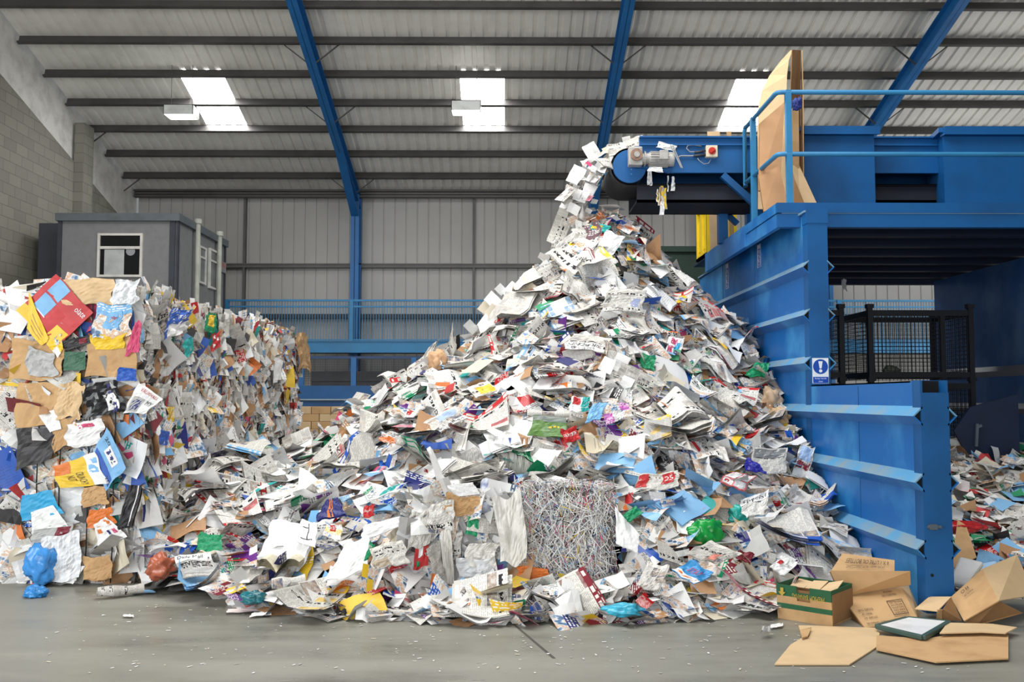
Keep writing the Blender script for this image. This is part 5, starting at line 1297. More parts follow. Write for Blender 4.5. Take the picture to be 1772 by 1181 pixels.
hpatch('leaflet', [(1240, 836), (1285, 852), (1306, 826), (1262, 820)], mat('print_coupon', rgb(226, 120, 120), .5), 'pinkish red grid coupon sheet', 'leaflet', [(.05, .05, .45, .45, WH), (.5, .05, .95, .45, WH), (.05, .52, .45, .95, WH), (.5, .52, .95, .95, WH), (.1, .1, .3, .35, RD), (.55, .58, .8, .85, RD)], (), seed=10)
hpatch('newspaper', [(1288, 900), (1328, 890), (1326, 852), (1276, 872)], NOBJ, 'newspaper page headed special', 'newspaper', [(0, .68, 1, 1, WH)], [('special', .5, .82, .8, .2, BK)], NEWS_GREY, seed=11)
hpatch('card_piece', [(1286, 816), (1324, 822), (1312, 806), (1290, 794)], mat('print_royal', rgb(44, 44, 160), .35), 'deep blue folder corner against the blue wall side', 'card', (), (), seed=12)
hpatch('newspaper', [(1368, 826), (1394, 832), (1410, 776), (1384, 772)], NOBJ, 'newspaper page with two red pictures leaning by the blue wall', 'newspaper', [(.08, .3, .48, .5, pm('maroon')), (.54, .3, .94, .5, pm('maroon')), (.1, .55, .9, .97, mat('print_sky', rgb(150, 176, 210), .5)), (.05, .02, .95, .25, WH)], (), NEWS_GREY, seed=13, lift=.24, facing=.6)
hpatch('newspaper', [(1300, 820), (1356, 822), (1362, 780), (1302, 776)], NOBJ, 'grey newspaper page with wide dark picture near the wall', 'newspaper', [(.05, .6, .95, .95, mat('print_darkpic', rgb(120, 122, 124), .7))], (), NEWS_GREY, seed=14)
hpatch('magazine', [(1046, 738), (1092, 722), (1086, 700), (1040, 702)], MOBJ, 'pinkish purple magazine page', 'magazine', (), (), rgb(190, 100, 180), seed=15)
hpatch('card_piece', [(338, 956), (382, 958), (386, 930), (346, 926)], GR, 'bright green sheet beside the bottom bale', 'card', (), (), seed=16, layers=1)
hpatch('paper_sheet', [(448, 966), (520, 984), (548, 918), (476, 902)], WH, 'large white office sheets low on the pile', 'paper', (), (), seed=17, layers=4)
hpatch('paper_sheet', [(512, 940), (546, 950), (552, 910), (524, 902)], WH, 'white sheet with a line drawing on the large white sheets', 'paper', [(.2, .2, .8, .24, BK), (.5, .2, .54, .9, BK), (.15, .7, .5, .74, BK)], (), seed=18, lift=.285)
hpatch('paper_sheet', [(560, 1012), (636, 990), (640, 930), (598, 946)], WH, 'tall white card sheet leaning low on the pile', 'paper', (), (), seed=19, layers=2)
hpatch('paper_sheet', [(630, 938), (708, 908), (700, 896), (628, 912)], WH, 'long white board sheet above the tall white card', 'paper', (), (), seed=20, layers=2, lift=.27)
hpatch('newspaper', [(644, 990), (706, 976), (694, 938), (638, 952)], NOBJ, 'cream newspaper sheet with a brown picture at the pile foot', 'newspaper', [(.05, .05, .5, .4, mat('print_tan', rgb(176, 160, 140), .7))], (), rgb(236, 232, 222), seed=21, lift=.27)
hpatch('leaflet', [(630, 976), (640, 968), (650, 945), (640, 944)], GR, 'small green leaflet tucked beside the cream newspaper', 'leaflet', (), [('BO', .5, .7, .6, .2, WH)], seed=22, lift=.30)
hpatch('newspaper', [(314, 1004), (378, 1000), (366, 960), (304, 968)], NOBJ, 'newspaper front page with black masthead by the bottom bale', 'newspaper', [(0, .7, 1, 1, WH), (.05, .15, .95, .3, pm('grey'))], [('Daily Mail', .42, .86, .7, .16, BK), ('RIVER OF', .5, .55, .8, .16, BK)], NEWS_GREY, seed=23, lift=.22)
hpatch('newspaper', [(998, 430), (1048, 426), (1036, 386), (990, 398)], NOBJ, 'newspaper with an upside-down dark free offer, at the peak', 'newspaper', [(.45, .25, 1, 1, mat('print_plum', rgb(120, 92, 100), .7))], [('FREE', .72, .6, -.4, -.2, WH)], NEWS_GREY, seed=24, facing=.6, lift=.06)
hpatch('newspaper', [(964, 452), (1004, 424), (1000, 398), (964, 424)], NOBJ, 'newspaper page draped at the left of the peak', 'newspaper', (), (), rgb(200, 200, 196), seed=25, facing=.6, lift=.08)
hpatch('leaflet', [(1020, 402), (1054, 404), (1056, 392), (1022, 386)], pm('teal'), 'turquoise leaflet at the top of the pile', 'leaflet', [(.1, .3, .6, .8, YE)], (), seed=26, facing=.6, lift=.10)
hpatch('paper_sheet', [(1030, 428), (1056, 446), (1082, 412), (1050, 400)], WH, 'blank white sheet lying at the peak', 'paper', (), (), seed=27, facing=.6, lift=.10)
hpatch('newspaper', [(976, 606), (1044, 612), (1056, 588), (990, 580)], NOBJ, 'newspaper page with a large upside-down film headline', 'newspaper', [(0, .0, 1, .5, WH)], [('SIR BOND', .5, .34, -.8, -.2, BK), ('JAMES IS', .45, .12, -.6, -.18, BK)], NEWS_GREY, seed=28)
hpatch('newspaper', [(1044, 540), (1112, 542), (1114, 504), (1046, 502)], NOBJ, 'wide newspaper page under the peak with a blue notice', 'newspaper', [(.72, .2, .9, .6, mat('print_slate', rgb(150, 160, 196), .7)), (.93, .0, 1, 1, pm('grey'))], [('ieds', .1, .55, .12, .3, BK)], NEWS_GREY, seed=29)
hpatch('card_piece', [(1288, 652), (1322, 656), (1330, 632), (1306, 630)], GR, 'green leaflet high by the blue wall', 'leaflet', (), (), seed=30)
hpatch('leaflet', [(1150, 616), (1176, 620), (1182, 588), (1154, 586)], WH, 'white leaflet splashed with pink and blue', 'leaflet', [(.1, .1, .4, .5, PK), (.5, .3, .8, .7, mat('print_cyan', rgb(40, 160, 210), .5)), (.2, .6, .6, .9, PK)], (), seed=31)
hpatch('card_piece', [(1106, 636), (1130, 644), (1134, 622), (1110, 612)], GR, 'green leaflet on the face below the peak', 'leaflet', (), (), seed=32)
hpatch('leaflet', [(1160, 990), (1200, 1014), (1236, 996), (1196, 974)], mat('print_sea', rgb(60, 150, 214), .35), 'blue holiday brochure low on the right of the pile', 'brochure', [(.0, .0, 1, .25, WH), (.1, .05, .9, .2, pm('orange'))], [('STAY', .55, .55, .5, .3, PK)], seed=33)
hpatch('newspaper', [(1100, 1016), (1136, 1026), (1158, 984), (1120, 976)], NOBJ, 'cream newspaper left of the blue holiday brochure', 'newspaper', (), (), rgb(232, 228, 218), seed=34, lift=.15)
hpatch('newspaper', [(1186, 962), (1240, 980), (1280, 962), (1228, 938)], NOBJ, 'newspaper with coral flower pictures above the blue brochure', 'newspaper', [(.6, .1, .8, .5, mat('print_coral', rgb(220, 140, 124), .7))], (), rgb(228, 226, 218), seed=35)
hpatch('card_piece', [(1076, 896), (1090, 906), (1114, 890), (1098, 880)], GR, 'green sheet beside the shredded bale', 'card', (), (), seed=36)
hpatch('paper_sheet', [(1064, 940), (1100, 958), (1108, 930), (1066, 880)], WH, 'white card sliding down beside the shredded bale', 'paper', (), (), seed=37, layers=2)
hpatch('leaflet', [(1330, 985), (1356, 1000), (1380, 976), (1350, 966)], WH, 'white page with a red maple leaf shape near the fruit box', 'leaflet', [(.1, .4, .35, .7, RD), (.5, .5, .9, .54, pm('grey')), (.5, .6, .9, .64, pm('grey'))], (), seed=38)
hpatch('leaflet', [(1270, 968), (1296, 980), (1304, 962), (1276, 956)], pm('maroon'), 'dark red flyer near the fruit box', 'leaflet', (), (), seed=39)
hpatch('newspaper', [(1100, 852), (1176, 846), (1170, 818), (1104, 826)], NOBJ, 'supermarket newspaper advert with red panels', 'newspaper', [(0, .1, .25, .9, RD), (.6, .3, .9, .9, RD)], [('25', .75, .6, .2, .3, WH)], NEWS_GREY, seed=40)
hpatch('leaflet', [(640, 870), (690, 854), (706, 838), (664, 848)], WH, 'white leaflet with a teal sweep and blue corner', 'leaflet', [(.25, .2, .7, .95, pm('teal')), (.85, .3, 1, .9, pm('blue'))], (), seed=41)
hpatch('notebook', [(548, 906), (600, 892), (584, 864), (562, 872)], pm('navy'), 'navy folder with an orange stripe', 'folder', [(.4, .0, .5, 1, pm('orange')), (.55, .0, .6, 1, pm('orange'))], (), seed=42, layers=3)
hpatch('leaflet', [(630, 900), (648, 896), (648, 876), (630, 880)], RD, 'small red leaflet with pale lettering', 'leaflet', (), [('EXPERT', .5, .5, .7, .2, WH)], seed=43, lift=.15)
hpatch('magazine', [(560, 930), (590, 940), (594, 914), (566, 906)], MOBJ, 'magazine page with a red stamp box', 'magazine', [(.3, .5, .6, .9, RD)], [('158', .45, .7, .2, .2, WH)], rgb(230, 200, 120), seed=44)
# open paperback book at the foot
p = on_heap(484, 992, .12)
bk = thing('paperback_book', p, 'thick cream paperback lying open at the foot of the pile', 'book')
PAGES = mat('cream_pages', rgb(222, 214, 190), .8, 0, .12, 30)
for sgn in (-1, 1):
    pb = PB(); g = random.Random(4)
    for q in range(10):
        vs = []; n = 8; w = .17; h = .115
        for j in range(2):
            for i in range(n + 1):
                u = i / n; x = sgn * u * w; z = .02 + (.011 * q + .03) * math.sin(min(u * 2.2, 1.57)) - .05 * u * u + g.uniform(-.002, .002) + (.016 * (9 - q) * u * .4)
                vs.append(p + Vector((x, (j - .5) * 2 * h + sgn * x * .25, z)))
        pb.add(vs, [(i, i + 1, n + 2 + i, n + 1 + i) for i in range(n)], [(0, 0)] * len(vs))
    pb.obj('page_block', [PAGES], bk)
# rolled newspapers
def roll(px0, py0, px1, py1, r, label, z=None, m=None):
    a = PZ(px0, py0, r) if z is None else on_heap(px0, py0, z); b = PZ(px1, py1, r) if z is None else on_heap(px1, py1, z)
    pb = PB(); d = b - a; dn = d.normalized(); s_ = dn.cross(Vector((0, 0, 1))).normalized(); u_ = s_.cross(dn); g = random.Random(int(px0))
    vs = []; uv = []; n = 34; m_ = 8
    for j in range(m_ + 1):
        f = j / m_
        for i in range(n + 1):
            an = i / n * 4.4 * math.pi; rr = r * (.45 + .55 * i / n) * (1 + .15 * math.sin(an * 1.0 + f * 5)) * (1 + .12 * math.sin(f * 9 + px0)); vs.append(a + d * f + s_ * math.cos(an) * rr + u_ * math.sin(an) * rr * .8); uv.append((i / n * 2 % 1.0, f))
    fs = [(j * (n + 1) + i, j * (n + 1) + i + 1, (j + 1) * (n + 1) + i + 1, (j + 1) * (n + 1) + i) for j in range(m_) for i in range(n)]
    vs = [Vector((q.x, q.y, max(q.z, .004))) for q in vs]
    pb.add(vs, fs, uv); o = pb.obj('rolled_newspaper', [NOBJ], None, True); o.color = NEWS_GREY
    return tag(o, label, 'newspaper')
roll(168, 1026, 248, 1018, .055, 'crumpled roll of newspaper alone on the floor before the bales')
roll(662, 1058, 732, 1064, .032, 'thin rolled newspaper on the floor before the torn grey bale')
roll(470, 1012, 528, 1004, .06, 'fat rolled newspaper beside the open paperback', .14)
roll(912, 716, 985, 718, .04, 'rolled magazine above the meadow picture', .26)
# loose scraps alone on the open floor
def scrap(c4, m, label, dz=.004, amp=.006):
    pts = [PZ(px, py, dz) for px, py in c4]
    return tag(qpatch(None, 'paper_scrap', c4, None, m, (), (), amp, .004, int(c4[0][0]), n=6, pts=pts), label, 'paper')
scrap([(392, 1064), (446, 1062), (448, 1056), (394, 1058)], mat('print_blush', rgb(236, 216, 214), .6), 'pale pink paper strip on the floor, left of the white strip')
scrap([(432, 1071), (470, 1068), (470, 1059), (436, 1066)], WH, 'short white paper strip on the open floor')
scrap([(576, 1073), (600, 1072), (602, 1063), (588, 1068)], BK, 'small black scrap on the open floor', amp=.03)
scrap([(1332, 1090), (1354, 1088), (1356, 1082), (1334, 1084)], WH, 'small white scrap by the fruit box')
scrap([(1100, 1070), (1128, 1070), (1130, 1064), (1104, 1064)], WH, 'little white sheet on the floor at the pile foot')
scrap([(1118, 1066), (1182, 1070), (1170, 1062), (1136, 1060)], WH, 'white sheet on the floor nearest the aqua bag')
scrap([(228, 1030), (270, 1028), (262, 1023), (232, 1024)], LB, 'pale blue paper under the end of the newspaper roll')
scrap([(212, 1070), (232, 1071), (230, 1067), (214, 1067)], WH, 'tiny white scrap on the floor before the bales')
scrap([(1316, 1106), (1334, 1104), (1332, 1099), (1318, 1101)], pm('grey'), 'tiny grey scrap on the floor near the flattened carton', amp=.03)
pb = PB(); g = random.Random(88)
for i in range(420):
    p = PZ(g.uniform(70, 1700), g.uniform(1030, 1165), .004)
    if p.x > WX - .1 or blocked(p): continue
    sh = Sheet(g.uniform(.006, .035), g.uniform(.004, .014), 'flat', g); pb.add(*sh.grid(1, 1), COLS[g.choice(('white', 'white', 'cream', 'grey'))], 0, Matrix.Translation(p) @ Matrix.Rotation(g.uniform(0, 6.28), 4, 'Z'))
tag(pb.obj('paper_crumbs', [k.mat]), 'tiny paper crumbs scattered over the concrete floor', 'paper crumbs', None, 'stuff')
# ------------------------------------------------------------------ cardboard
def panel(mb, pts, t=.006, mi=0, emi=None):
    p = [Vector(q) for q in pts]; n = (p[1] - p[0]).cross(p[3] - p[0]).normalized() * t
    mb.add(p + [q - n for q in p], [(0, 1, 2, 3), (7, 6, 5, 4), (0, 4, 5, 1), (1, 5, 6, 2), (2, 6, 7, 3), (3, 7, 4, 0)], mi)
    if emi is not None: mb.mi[-4:] = [emi] * 4
    return mb
def pp(*l): return [PY(x, y, d) for x, y, d in l]
PRINT = mat('carton_ink', rgb(62, 48, 40), .7)
CGREEN = mat('carton_green', rgb(34, 92, 58), .7, 0, .1, 6)
CYEL = mat('carton_ochre', rgb(190, 160, 60), .7)
CARDIN = mat('kraft_inside', rgb(150, 112, 72), .9)
# green fruit box
A = PZ(1346, 1070, 0); B = PZ(1441, 1086, 0)
u = (B - A); L = u.length; u.normalize(); v = Vector((-u.y, u.x, 0)); H = .245; D = .36
fb = thing('fruit_box', A, 'open kraft fruit box with green printed bands, on the floor', 'box')
O = A + Vector((0, 0, .005))
def wall(mb, o, ux, w, cells_u, cells_z, skip, mats_row, fl=0.0):
    t_ = .006; nrm = ux.cross(Vector((0, 0, 1))).normalized()
    for i in range(len(cells_u) - 1):
        for j in range(len(cells_z) - 1):
            if (i, j) in skip: continue
            def pt(a, b): return o + ux * (cells_u[a] * w) + Vector((0, 0, cells_z[b])) + nrm * fl * (cells_z[b] / H)
            panel(mb, [pt(i, j), pt(i + 1, j), pt(i + 1, j + 1), pt(i, j + 1)], t_, mats_row[j])
cu = [0, .16, .38, .62, .84, 1]; cz = [0, .075, .112, .14, .165, .20, H]
mb = MB()
wall(mb, O, u, L, cu, cz, {(2, 3), (2, 5)}, [0, 1, 0, 0, 1, 1], .02)
wall(mb, O + v * D, -v, D, [0, 1], cz, (), [0, 1, 0, 0, 1, 1], .0)
wall(mb, O + u * L, v, D, [0, 1], cz, (), [0, 1, 0, 0, 1, 1], .0)
wall(mb, O + u * L + v * D, -u, L, [0, 1], cz, (), [0, 1, 0, 0, 1, 1], .0)
panel(mb, [O, O + u * L, O + u * L + v * D, O + v * D], .006, 0)
# inner liner walls
for (o_, d_, w_) in ((O + v * .01, u, L), (O + u * L - v * 0, v, D)):
    panel(mb, [o_ + Vector((0, 0, .01)), o_ + d_ * w_ + Vector((0, 0, .01)), o_ + d_ * w_ + Vector((0, 0, H - .03)), o_ + Vector((0, 0, H - .03))], -.004, 2)
mb.obj('body', [KRAFT, CGREEN, CARDIN], fb, fix=False)
mb = MB(); nf = u.cross(Vector((0, 0, 1)))
put_text(mb, 'PREMIUM BANANAS', O + u * L * .60 + Vector((0, 0, .178)) + nf * .03, -u, Vector((0, 0, -1)), width=L * .58, height=.034)
o_ = O + u * L * .12 + Vector((0, 0, .195)) + nf * .03
mb.add([o_ + u * a + Vector((0, 0, b)) for a, b in ((0, -.03), (.028, 0), (.012, 0), (.012, .03), (-.012, .03), (-.012, 0), (-.028, 0))], [(0, 1, 2, 3, 4, 5, 6)])
mb.obj('printed_text', CYEL, fb)
mb = MB(); g = random.Random(3)
for i in range(3):
    o1 = O + u * (L * (.1 + .28 * i)) + v * .12 + Vector((0, 0, H - .03)); panel(mb, [o1, o1 + u * .11, o1 + u * .11 + v * .16 + Vector((0, 0, .02 + .02 * i)), o1 + v * .16 + Vector((0, 0, .03))], .005)
mb.obj('inner_flap', KRAFT_L, fb)
# big brown carton leaning open behind the fruit box
bx = thing('carton', PZ(1520, 1086, 0), 'brown corrugated carton leaning open, printed upside-down, beside the fruit box', 'carton')
mb = MB(); panel(mb, pp((1497, 1087, 6.55), (1589, 1076, 6.62), (1560, 1016, 7.0), (1456, 1033, 6.95)), .007); mp_ = mb.obj('main_panel', KRAFT, bx)
mb = MB(); panel(mb, pp((1456, 1033, 6.94), (1576, 1013, 6.98), (1575, 989, 6.9), (1437, 988, 6.96)), .007); mf = mb.obj('flap', KRAFT, bx)
mb = MB(); panel(mb, pp((1437, 990, 6.97), (1548, 990, 7.0), (1548, 970, 7.15), (1458, 958, 7.2)), .007); tf = mb.obj('flap', KRAFT, bx)
mb = MB(); panel(mb, pp((1590, 1077, 6.62), (1597, 1072, 6.95), (1572, 1012, 7.2), (1560, 1016, 7.0)), .007); mb.obj('side_panel', KRAFT_L, bx)
mb = MB(); panel(mb, pp((1437, 990, 6.97), (1456, 1033, 6.95), (1478, 1078, 6.8), (1450, 1020, 7.2)), .007); panel(mb, pp((1497, 1087, 6.56), (1475, 1082, 6.9), (1445, 1030, 7.2), (1456, 1033, 6.96)), .007); mb.obj('side_panel', CARDIN, bx)
mb = MB()
def on_quad(pts, uu, vv): 
    p00, p10, p11, p01 = pts; return (p00 * (1 - uu) + p10 * uu) * (1 - vv) + (p01 * (1 - uu) + p11 * uu) * vv
def quad_text(mb, s, pts, uc, vc, wu, hv, flip=True, lift=.014):
    vs, fs, w, h = text_geo(s); n = (pts[1] - pts[0]).cross(pts[3] - pts[0]).normalized()
    if n.dot(EYE - pts[0]) < 0: n = -n
    sg_ = -1 if flip else 1
    mb.add([on_quad(pts, uc + sg_ * a / w * wu, vc + sg_ * b / h * hv) + n * lift for a, b in vs], fs)
q1 = pp((1497, 1087, 6.55), (1589, 1076, 6.62), (1560, 1016, 7.0), (1456, 1033, 6.95)); q3 = pp((1437, 990, 6.97), (1548, 990, 7.0), (1548, 970, 7.15), (1458, 958, 7.2))
for s, uc, vc, wu, hv in (('STORE THIS', .20, .46, .26, .06), ('WAY UP', .18, .34, .18, .06), ('STORE AT', .20, .22, .24, .05), ('AMBIENT TEMPERATURE', .26, .06, .40, .05), ('PRICE', .72, .88, .14, .05), ('MARGARITA CARE', .72, .78, .24, .05)):
    quad_text(mb, s, q1, uc, vc, wu, hv)
nq = (q1[1] - q1[0]).cross(q1[3] - q1[0]).normalized(); nq = nq if nq.dot(EYE - q1[0]) > 0 else -nq
def qrect(u0, v0, u1, v1): mb.add([on_quad(q1, a, b) + nq * .014 for a, b in ((u0, v0), (u1, v0), (u1, v1), (u0, v1))], [(0, 1, 2, 3)])
for e in ((.62, .2, .63, .62), (.88, .2, .89, .62), (.62, .2, .89, .22), (.62, .60, .89, .62)): qrect(*e)
for i in range(5): quad_text(mb, ('MUST BE USED', 'BEFORE THIS', 'DATE SHOWN', 'KEEP DRY', 'FRAGILE')[i], q1, .755, .55 - .075 * i, .2, .045)
mb.obj('printed_text', PRINT, mp_)
mb = MB(); quad_text(mb, '6 X 1 LITRE OIL BOTTLES', q3, .52, .55, .74, .26); quad_text(mb, 'STORE AWAY FROM DIRECT LIGHT', q3, .52, .22, .62, .14); mb.obj('printed_text', PRINT, tf)
# small open carton and the larger tilted one
sc = thing('carton', PZ(1618, 1074, 0), 'small open carton with a raised flap, between the blue end post and large carton', 'carton')
mb = MB(); panel(mb, pp((1583, 1054, 6.75), (1622, 1058, 6.55), (1646, 1033, 6.8), (1608, 1033, 7.0)), .006); mb.obj('flap', KRAFT_L, sc)
mb = MB(); panel(mb, pp((1621, 1075, 6.62), (1630, 1074, 6.62), (1632, 1056, 6.6), (1622, 1057, 6.55)), .006); mb.obj('front_panel', KRAFT, sc); mb = MB(); panel(mb, pp((1630, 1074, 6.62), (1664, 1075, 6.62), (1646, 1034, 6.8), (1632, 1056, 6.58)), .006, 1); mb.obj('side_panel', [KRAFT, CARDIN], sc); mb = MB(); panel(mb, pp((1600, 1070, 7.0), (1650, 1070, 7.0), (1650, 1036, 7.0), (1606, 1036, 7.0)), .006, 1); mb.obj('rear_panel', [KRAFT, CARDIN], sc)
lc = thing('carton', PZ(1690, 1075, 0), 'large brown carton tilted on its edge at the right, printed with small symbols', 'carton')
q = pp((1668, 1075, 6.6), (1728, 1040, 6.5), (1700, 985, 6.95), (1645, 1034, 6.9)); mb = MB(); panel(mb, q, .008); mp2 = mb.obj('main_panel', KRAFT, lc)
mb = MB(); panel(mb, pp((1645, 1034, 6.9), (1700, 985, 6.95), (1760, 960, 7.3), (1716, 1000, 7.3)), .008); panel(mb, pp((1728, 1040, 6.5), (1790, 1030, 6.9), (1760, 960, 7.3), (1700, 985, 6.95)), .008); mb.obj('side_panel', KRAFT_L, lc)
mb = MB(); panel(mb, pp((1668, 1076, 6.62), (1690, 1084, 6.6), (1770, 1062, 6.6), (1728, 1041, 6.52)), .008); mb.obj('lower_panel', CARDIN, lc)
mb = MB(); quad_text(mb, 'O', q, .33, .80, .1, .1); quad_text(mb, 'II', q, .46, .80, .07, .09); quad_text(mb, 'UP', q, .36, .64, .12, .06); quad_text(mb, 'KEEP', q, .5, .64, .14, .05); mb.obj('printed_text', PRINT, mp2)
# flattened cartons on the floor
def flat(c, z, m, label, nm='flattened_carton', t_=.008):
    mb = MB(); pts = [PZ(x, y, z) for x, y in c]; n_ = len(pts)
    mb.add(pts + [p - Vector((0, 0, t_)) for p in pts], [tuple(range(n_)), tuple(range(n_, 2 * n_))[::-1]] + [(i, (i + 1) % n_, n_ + (i + 1) % n_, n_ + i) for i in range(n_)])
    return tag(mb.obj(nm, m), label, 'cardboard')
flat([(1368, 1116), (1388, 1104), (1400, 1103), (1404, 1086), (1384, 1091), (1382, 1083), (1400, 1083), (1516, 1087), (1522, 1096), (1520, 1118), (1470, 1150), (1340, 1150)], .012, KRAFT_L, 'flattened kraft carton on the floor in front of the fruit box')
flat([(1517, 1100), (1600, 1106), (1710, 1088), (1745, 1096), (1745, 1140), (1620, 1146), (1516, 1124)], .022, KRAFT, 'flattened brown carton under the white tray')
flat([(1626, 1096), (1640, 1078), (1716, 1080), (1760, 1086), (1740, 1096), (1700, 1094)], .05, KRAFT_L, 'pale flattened carton in front of the large tilted carton')
flat([(1384, 1091), (1404, 1087), (1398, 1101), (1388, 1104)], .03, KRAFT, 'folded flap lying on the flattened carton by the fruit box')
# white board in a dark green tray
tr = thing('display_tray', PZ(1580, 1098, .03), 'dark green plastic tray with a white insert lying on flattened card', 'tray')
z = .055
c = [PZ(x, y, z) for x, y in ((1517, 1082), (1597, 1101), (1642, 1075), (1570, 1068))]
CG = mat('tray_green', rgb(58, 84, 78), .45)
mb = MB(); ce = sum(c, Vector()) / 4
for i in range(4): mb.bar(c[i] - Vector((0, 0, .012)), c[(i + 1) % 4] - Vector((0, 0, .012)), .035, .03)
mb.obj('rim', CG, tr, bevel=.006)
mb = MB(); panel(mb, [ce + (p - ce) * .95 for p in c], .008); mb.obj('white_insert', mat('white_board', rgb(232, 234, 236), .4), tr)
# white foam and kraft sheet behind the tilted carton
q = pp((1640, 1008, 7.35), (1672, 1014, 7.25), (1702, 972, 7.35), (1660, 962, 7.5)); mb = MB(); panel(mb, q, .05)
tag(mb.obj('foam_block', mat('white_foam', rgb(236, 236, 236), .6), bevel=.02), 'white moulded foam piece resting on the large tilted carton', 'foam')
q = pp((1646, 985, 7.75), (1690, 965, 7.75), (1672, 910, 8.1), (1657, 900, 8.15)); mb = MB(); panel(mb, q, .006)
tag(mb.obj('cardboard_sheet', KRAFT), 'torn kraft sheet standing behind the white foam', 'cardboard')
# paper lying in the bay behind the end post
def bay(g):
    x = g.uniform(WX + PW + .15, 6.0); y = g.uniform(7.5, 10.9); z = max(0, .10 + (y - 7.8) * .30 + .12 * mnoise.noise((x * 2, y * 2, 9)))
    return Vector((x, y, z)), 1
pb = PB(); g = random.Random(61)
vs = []; uv = []
for j in range(25):
    for i in range(25):
        x = WX + PW + .1 + (6.3 - WX - PW) * i / 24; y = 7.4 + 3.6 * j / 24; vs.append((x, y, max(-.01, .06 + (y - 7.8) * .30 + .12 * mnoise.noise((x * 2, y * 2, 9))))); uv.append((0, 0))
pb.add(vs, [(j * 25 + i, j * 25 + i + 1, j * 25 + 26 + i, j * 25 + 25 + i) for j in range(24) for i in range(24)], uv, rgb(90, 88, 86), 3)
for i in range(700):
    p, _ = bay(g); w = g.uniform(.1, .32); kd = g.choices((0, 1, 2), (3, 4, 4))[0]
    tint = NEWS_GREY if kd == 0 else COLS[g.choice(['white', 'white', 'brown', 'brown', 'cream', 'red', 'black', 'green', 'grey', 'light blue'])]
    sh = Sheet(w, w * g.uniform(.6, 1.3), g.choice(('bend', 'crumple', 'crease', 'curl')), g)
    pb.add(*sh.grid(4, 4), tint, kd, Matrix.Translation(p + Vector((0, 0, g.uniform(-.02, .06)))) @ frame(Vector((0, -.3, 1)).normalized(), g.uniform(0, 6.28), abs(g.gauss(0, .4)), g.uniform(0, 6.28)))
tag(pb.obj('paper_heap', MASSM), 'low heap of mixed paper and card inside the bay behind the blue end post', 'paper heap', None, 'stuff')
p = PY(1668, 912, 8.2); crumple_ball('packet', p, .2, .12, .06, rgb(190, 40, 44), 'red foil packets lying in the bay behind the blue end post', 'packet', 12)
# ------------------------------------------------------------------ folded cartons leaning on the deck rail
Yd = 10.6
tall = thing('tall_carton', (PY(1340, 350, Yd).x, Yd, ZD1), 'very tall folded kraft carton leaning on the corner of the deck rail', 'carton')
bm_pts = [(1312, 362), (1312, 330), (1311, 220), (1312, 190), (1318, 158), (1332, 130), (1352, 104), (1368, 87)]
rgt = [(1366, 362), (1366, 330), (1364, 220), (1362, 190), (1361, 158), (1362, 130), (1365, 104), (1372, 86)]
mb = MB(); vs = []
for (a, b) in zip(bm_pts, rgt): vs += [PY(a[0], a[1], Yd + .55), PY(b[0], b[1], Yd + .1)]
n_ = len(bm_pts); off = Vector((.0, .012, 0))
mb.add(vs + [p + off for p in vs], [(2 * i, 2 * i + 1, 2 * i + 3, 2 * i + 2) for i in range(n_ - 1)] + [(2 * n_ + 2 * i + 2, 2 * n_ + 2 * i + 3, 2 * n_ + 2 * i + 1, 2 * n_ + 2 * i) for i in range(n_ - 1)] + [(2 * i + 1, 2 * n_ + 2 * i + 1, 2 * n_ + 2 * i + 3, 2 * i + 3) for i in range(n_ - 1)])
mb.obj('outer_panel', KRAFT_L, tall)
mb = MB(); panel(mb, pp((1361, 365, Yd + .1), (1384, 365, Yd + .45), (1386, 87, Yd + .45), (1371, 86, Yd + .1)), .01); mb.obj('inner_panel', CARDIN, tall)
mb = MB(); panel(mb, pp((1384, 362, Yd + .45), (1390, 362, Yd + .2), (1389, 160, Yd + .2), (1387, 87, Yd + .40)), .01); mb.obj('edge_panel', KRAFT, tall)
def lean(pts, m, label, t_=.012):
    mb = MB(); panel(mb, pts, t_ * 3, 0, 1); return tag(mb.obj('folded_carton', [m, CARDIN]), label, 'carton')  # dark flute edges, painting in the slits of shade between panels
lean(pp((1313, 330, 10.36), (1350, 326, 10.36), (1358, 176, 10.5), (1315, 213, 10.5)), mat('kraft_card_red', rgb(190, 146, 106), .8, 0, .06, 3), 'kraft panel with a slanted top standing before the very tall carton')  # darker kraft paints in the shading of the leaning panels
lean(pp((1322, 366, 10.2), (1364, 354, 10.2), (1348, 286, 10.28), (1313, 307, 10.28)), mat('kraft_card_red', rgb(190, 146, 106), .8), 'lowest kraft panel leaning inside the corner of the deck rail')
lean(pp((1371, 349, 10.4), (1384, 349, 10.45), (1382, 180, 10.5), (1371, 190, 10.45)), KRAFT, 'narrow upright kraft piece right of the rail corner post')
lean(pp((1385, 351, 10.25), (1413, 351, 10.35), (1380, 280, 10.5), (1370, 288, 10.4)), KRAFT_L, 'slanting kraft panel resting on the deck beside the hopper')
lean(pp((1374, 352, 10.2), (1392, 352, 10.24), (1376, 312, 10.32), (1368, 316, 10.3)), CARDIN, 'short dark kraft piece at the foot of the slanting panel')
p = PY(1377, 182, YD - .01); q = crumple_ball('glove', (p.x, p.y - .04, p.z), .06, .05, .08, rgb(34, 52, 130), 'blue and black rag tied round the deck rail', 'rag', 21, .6)
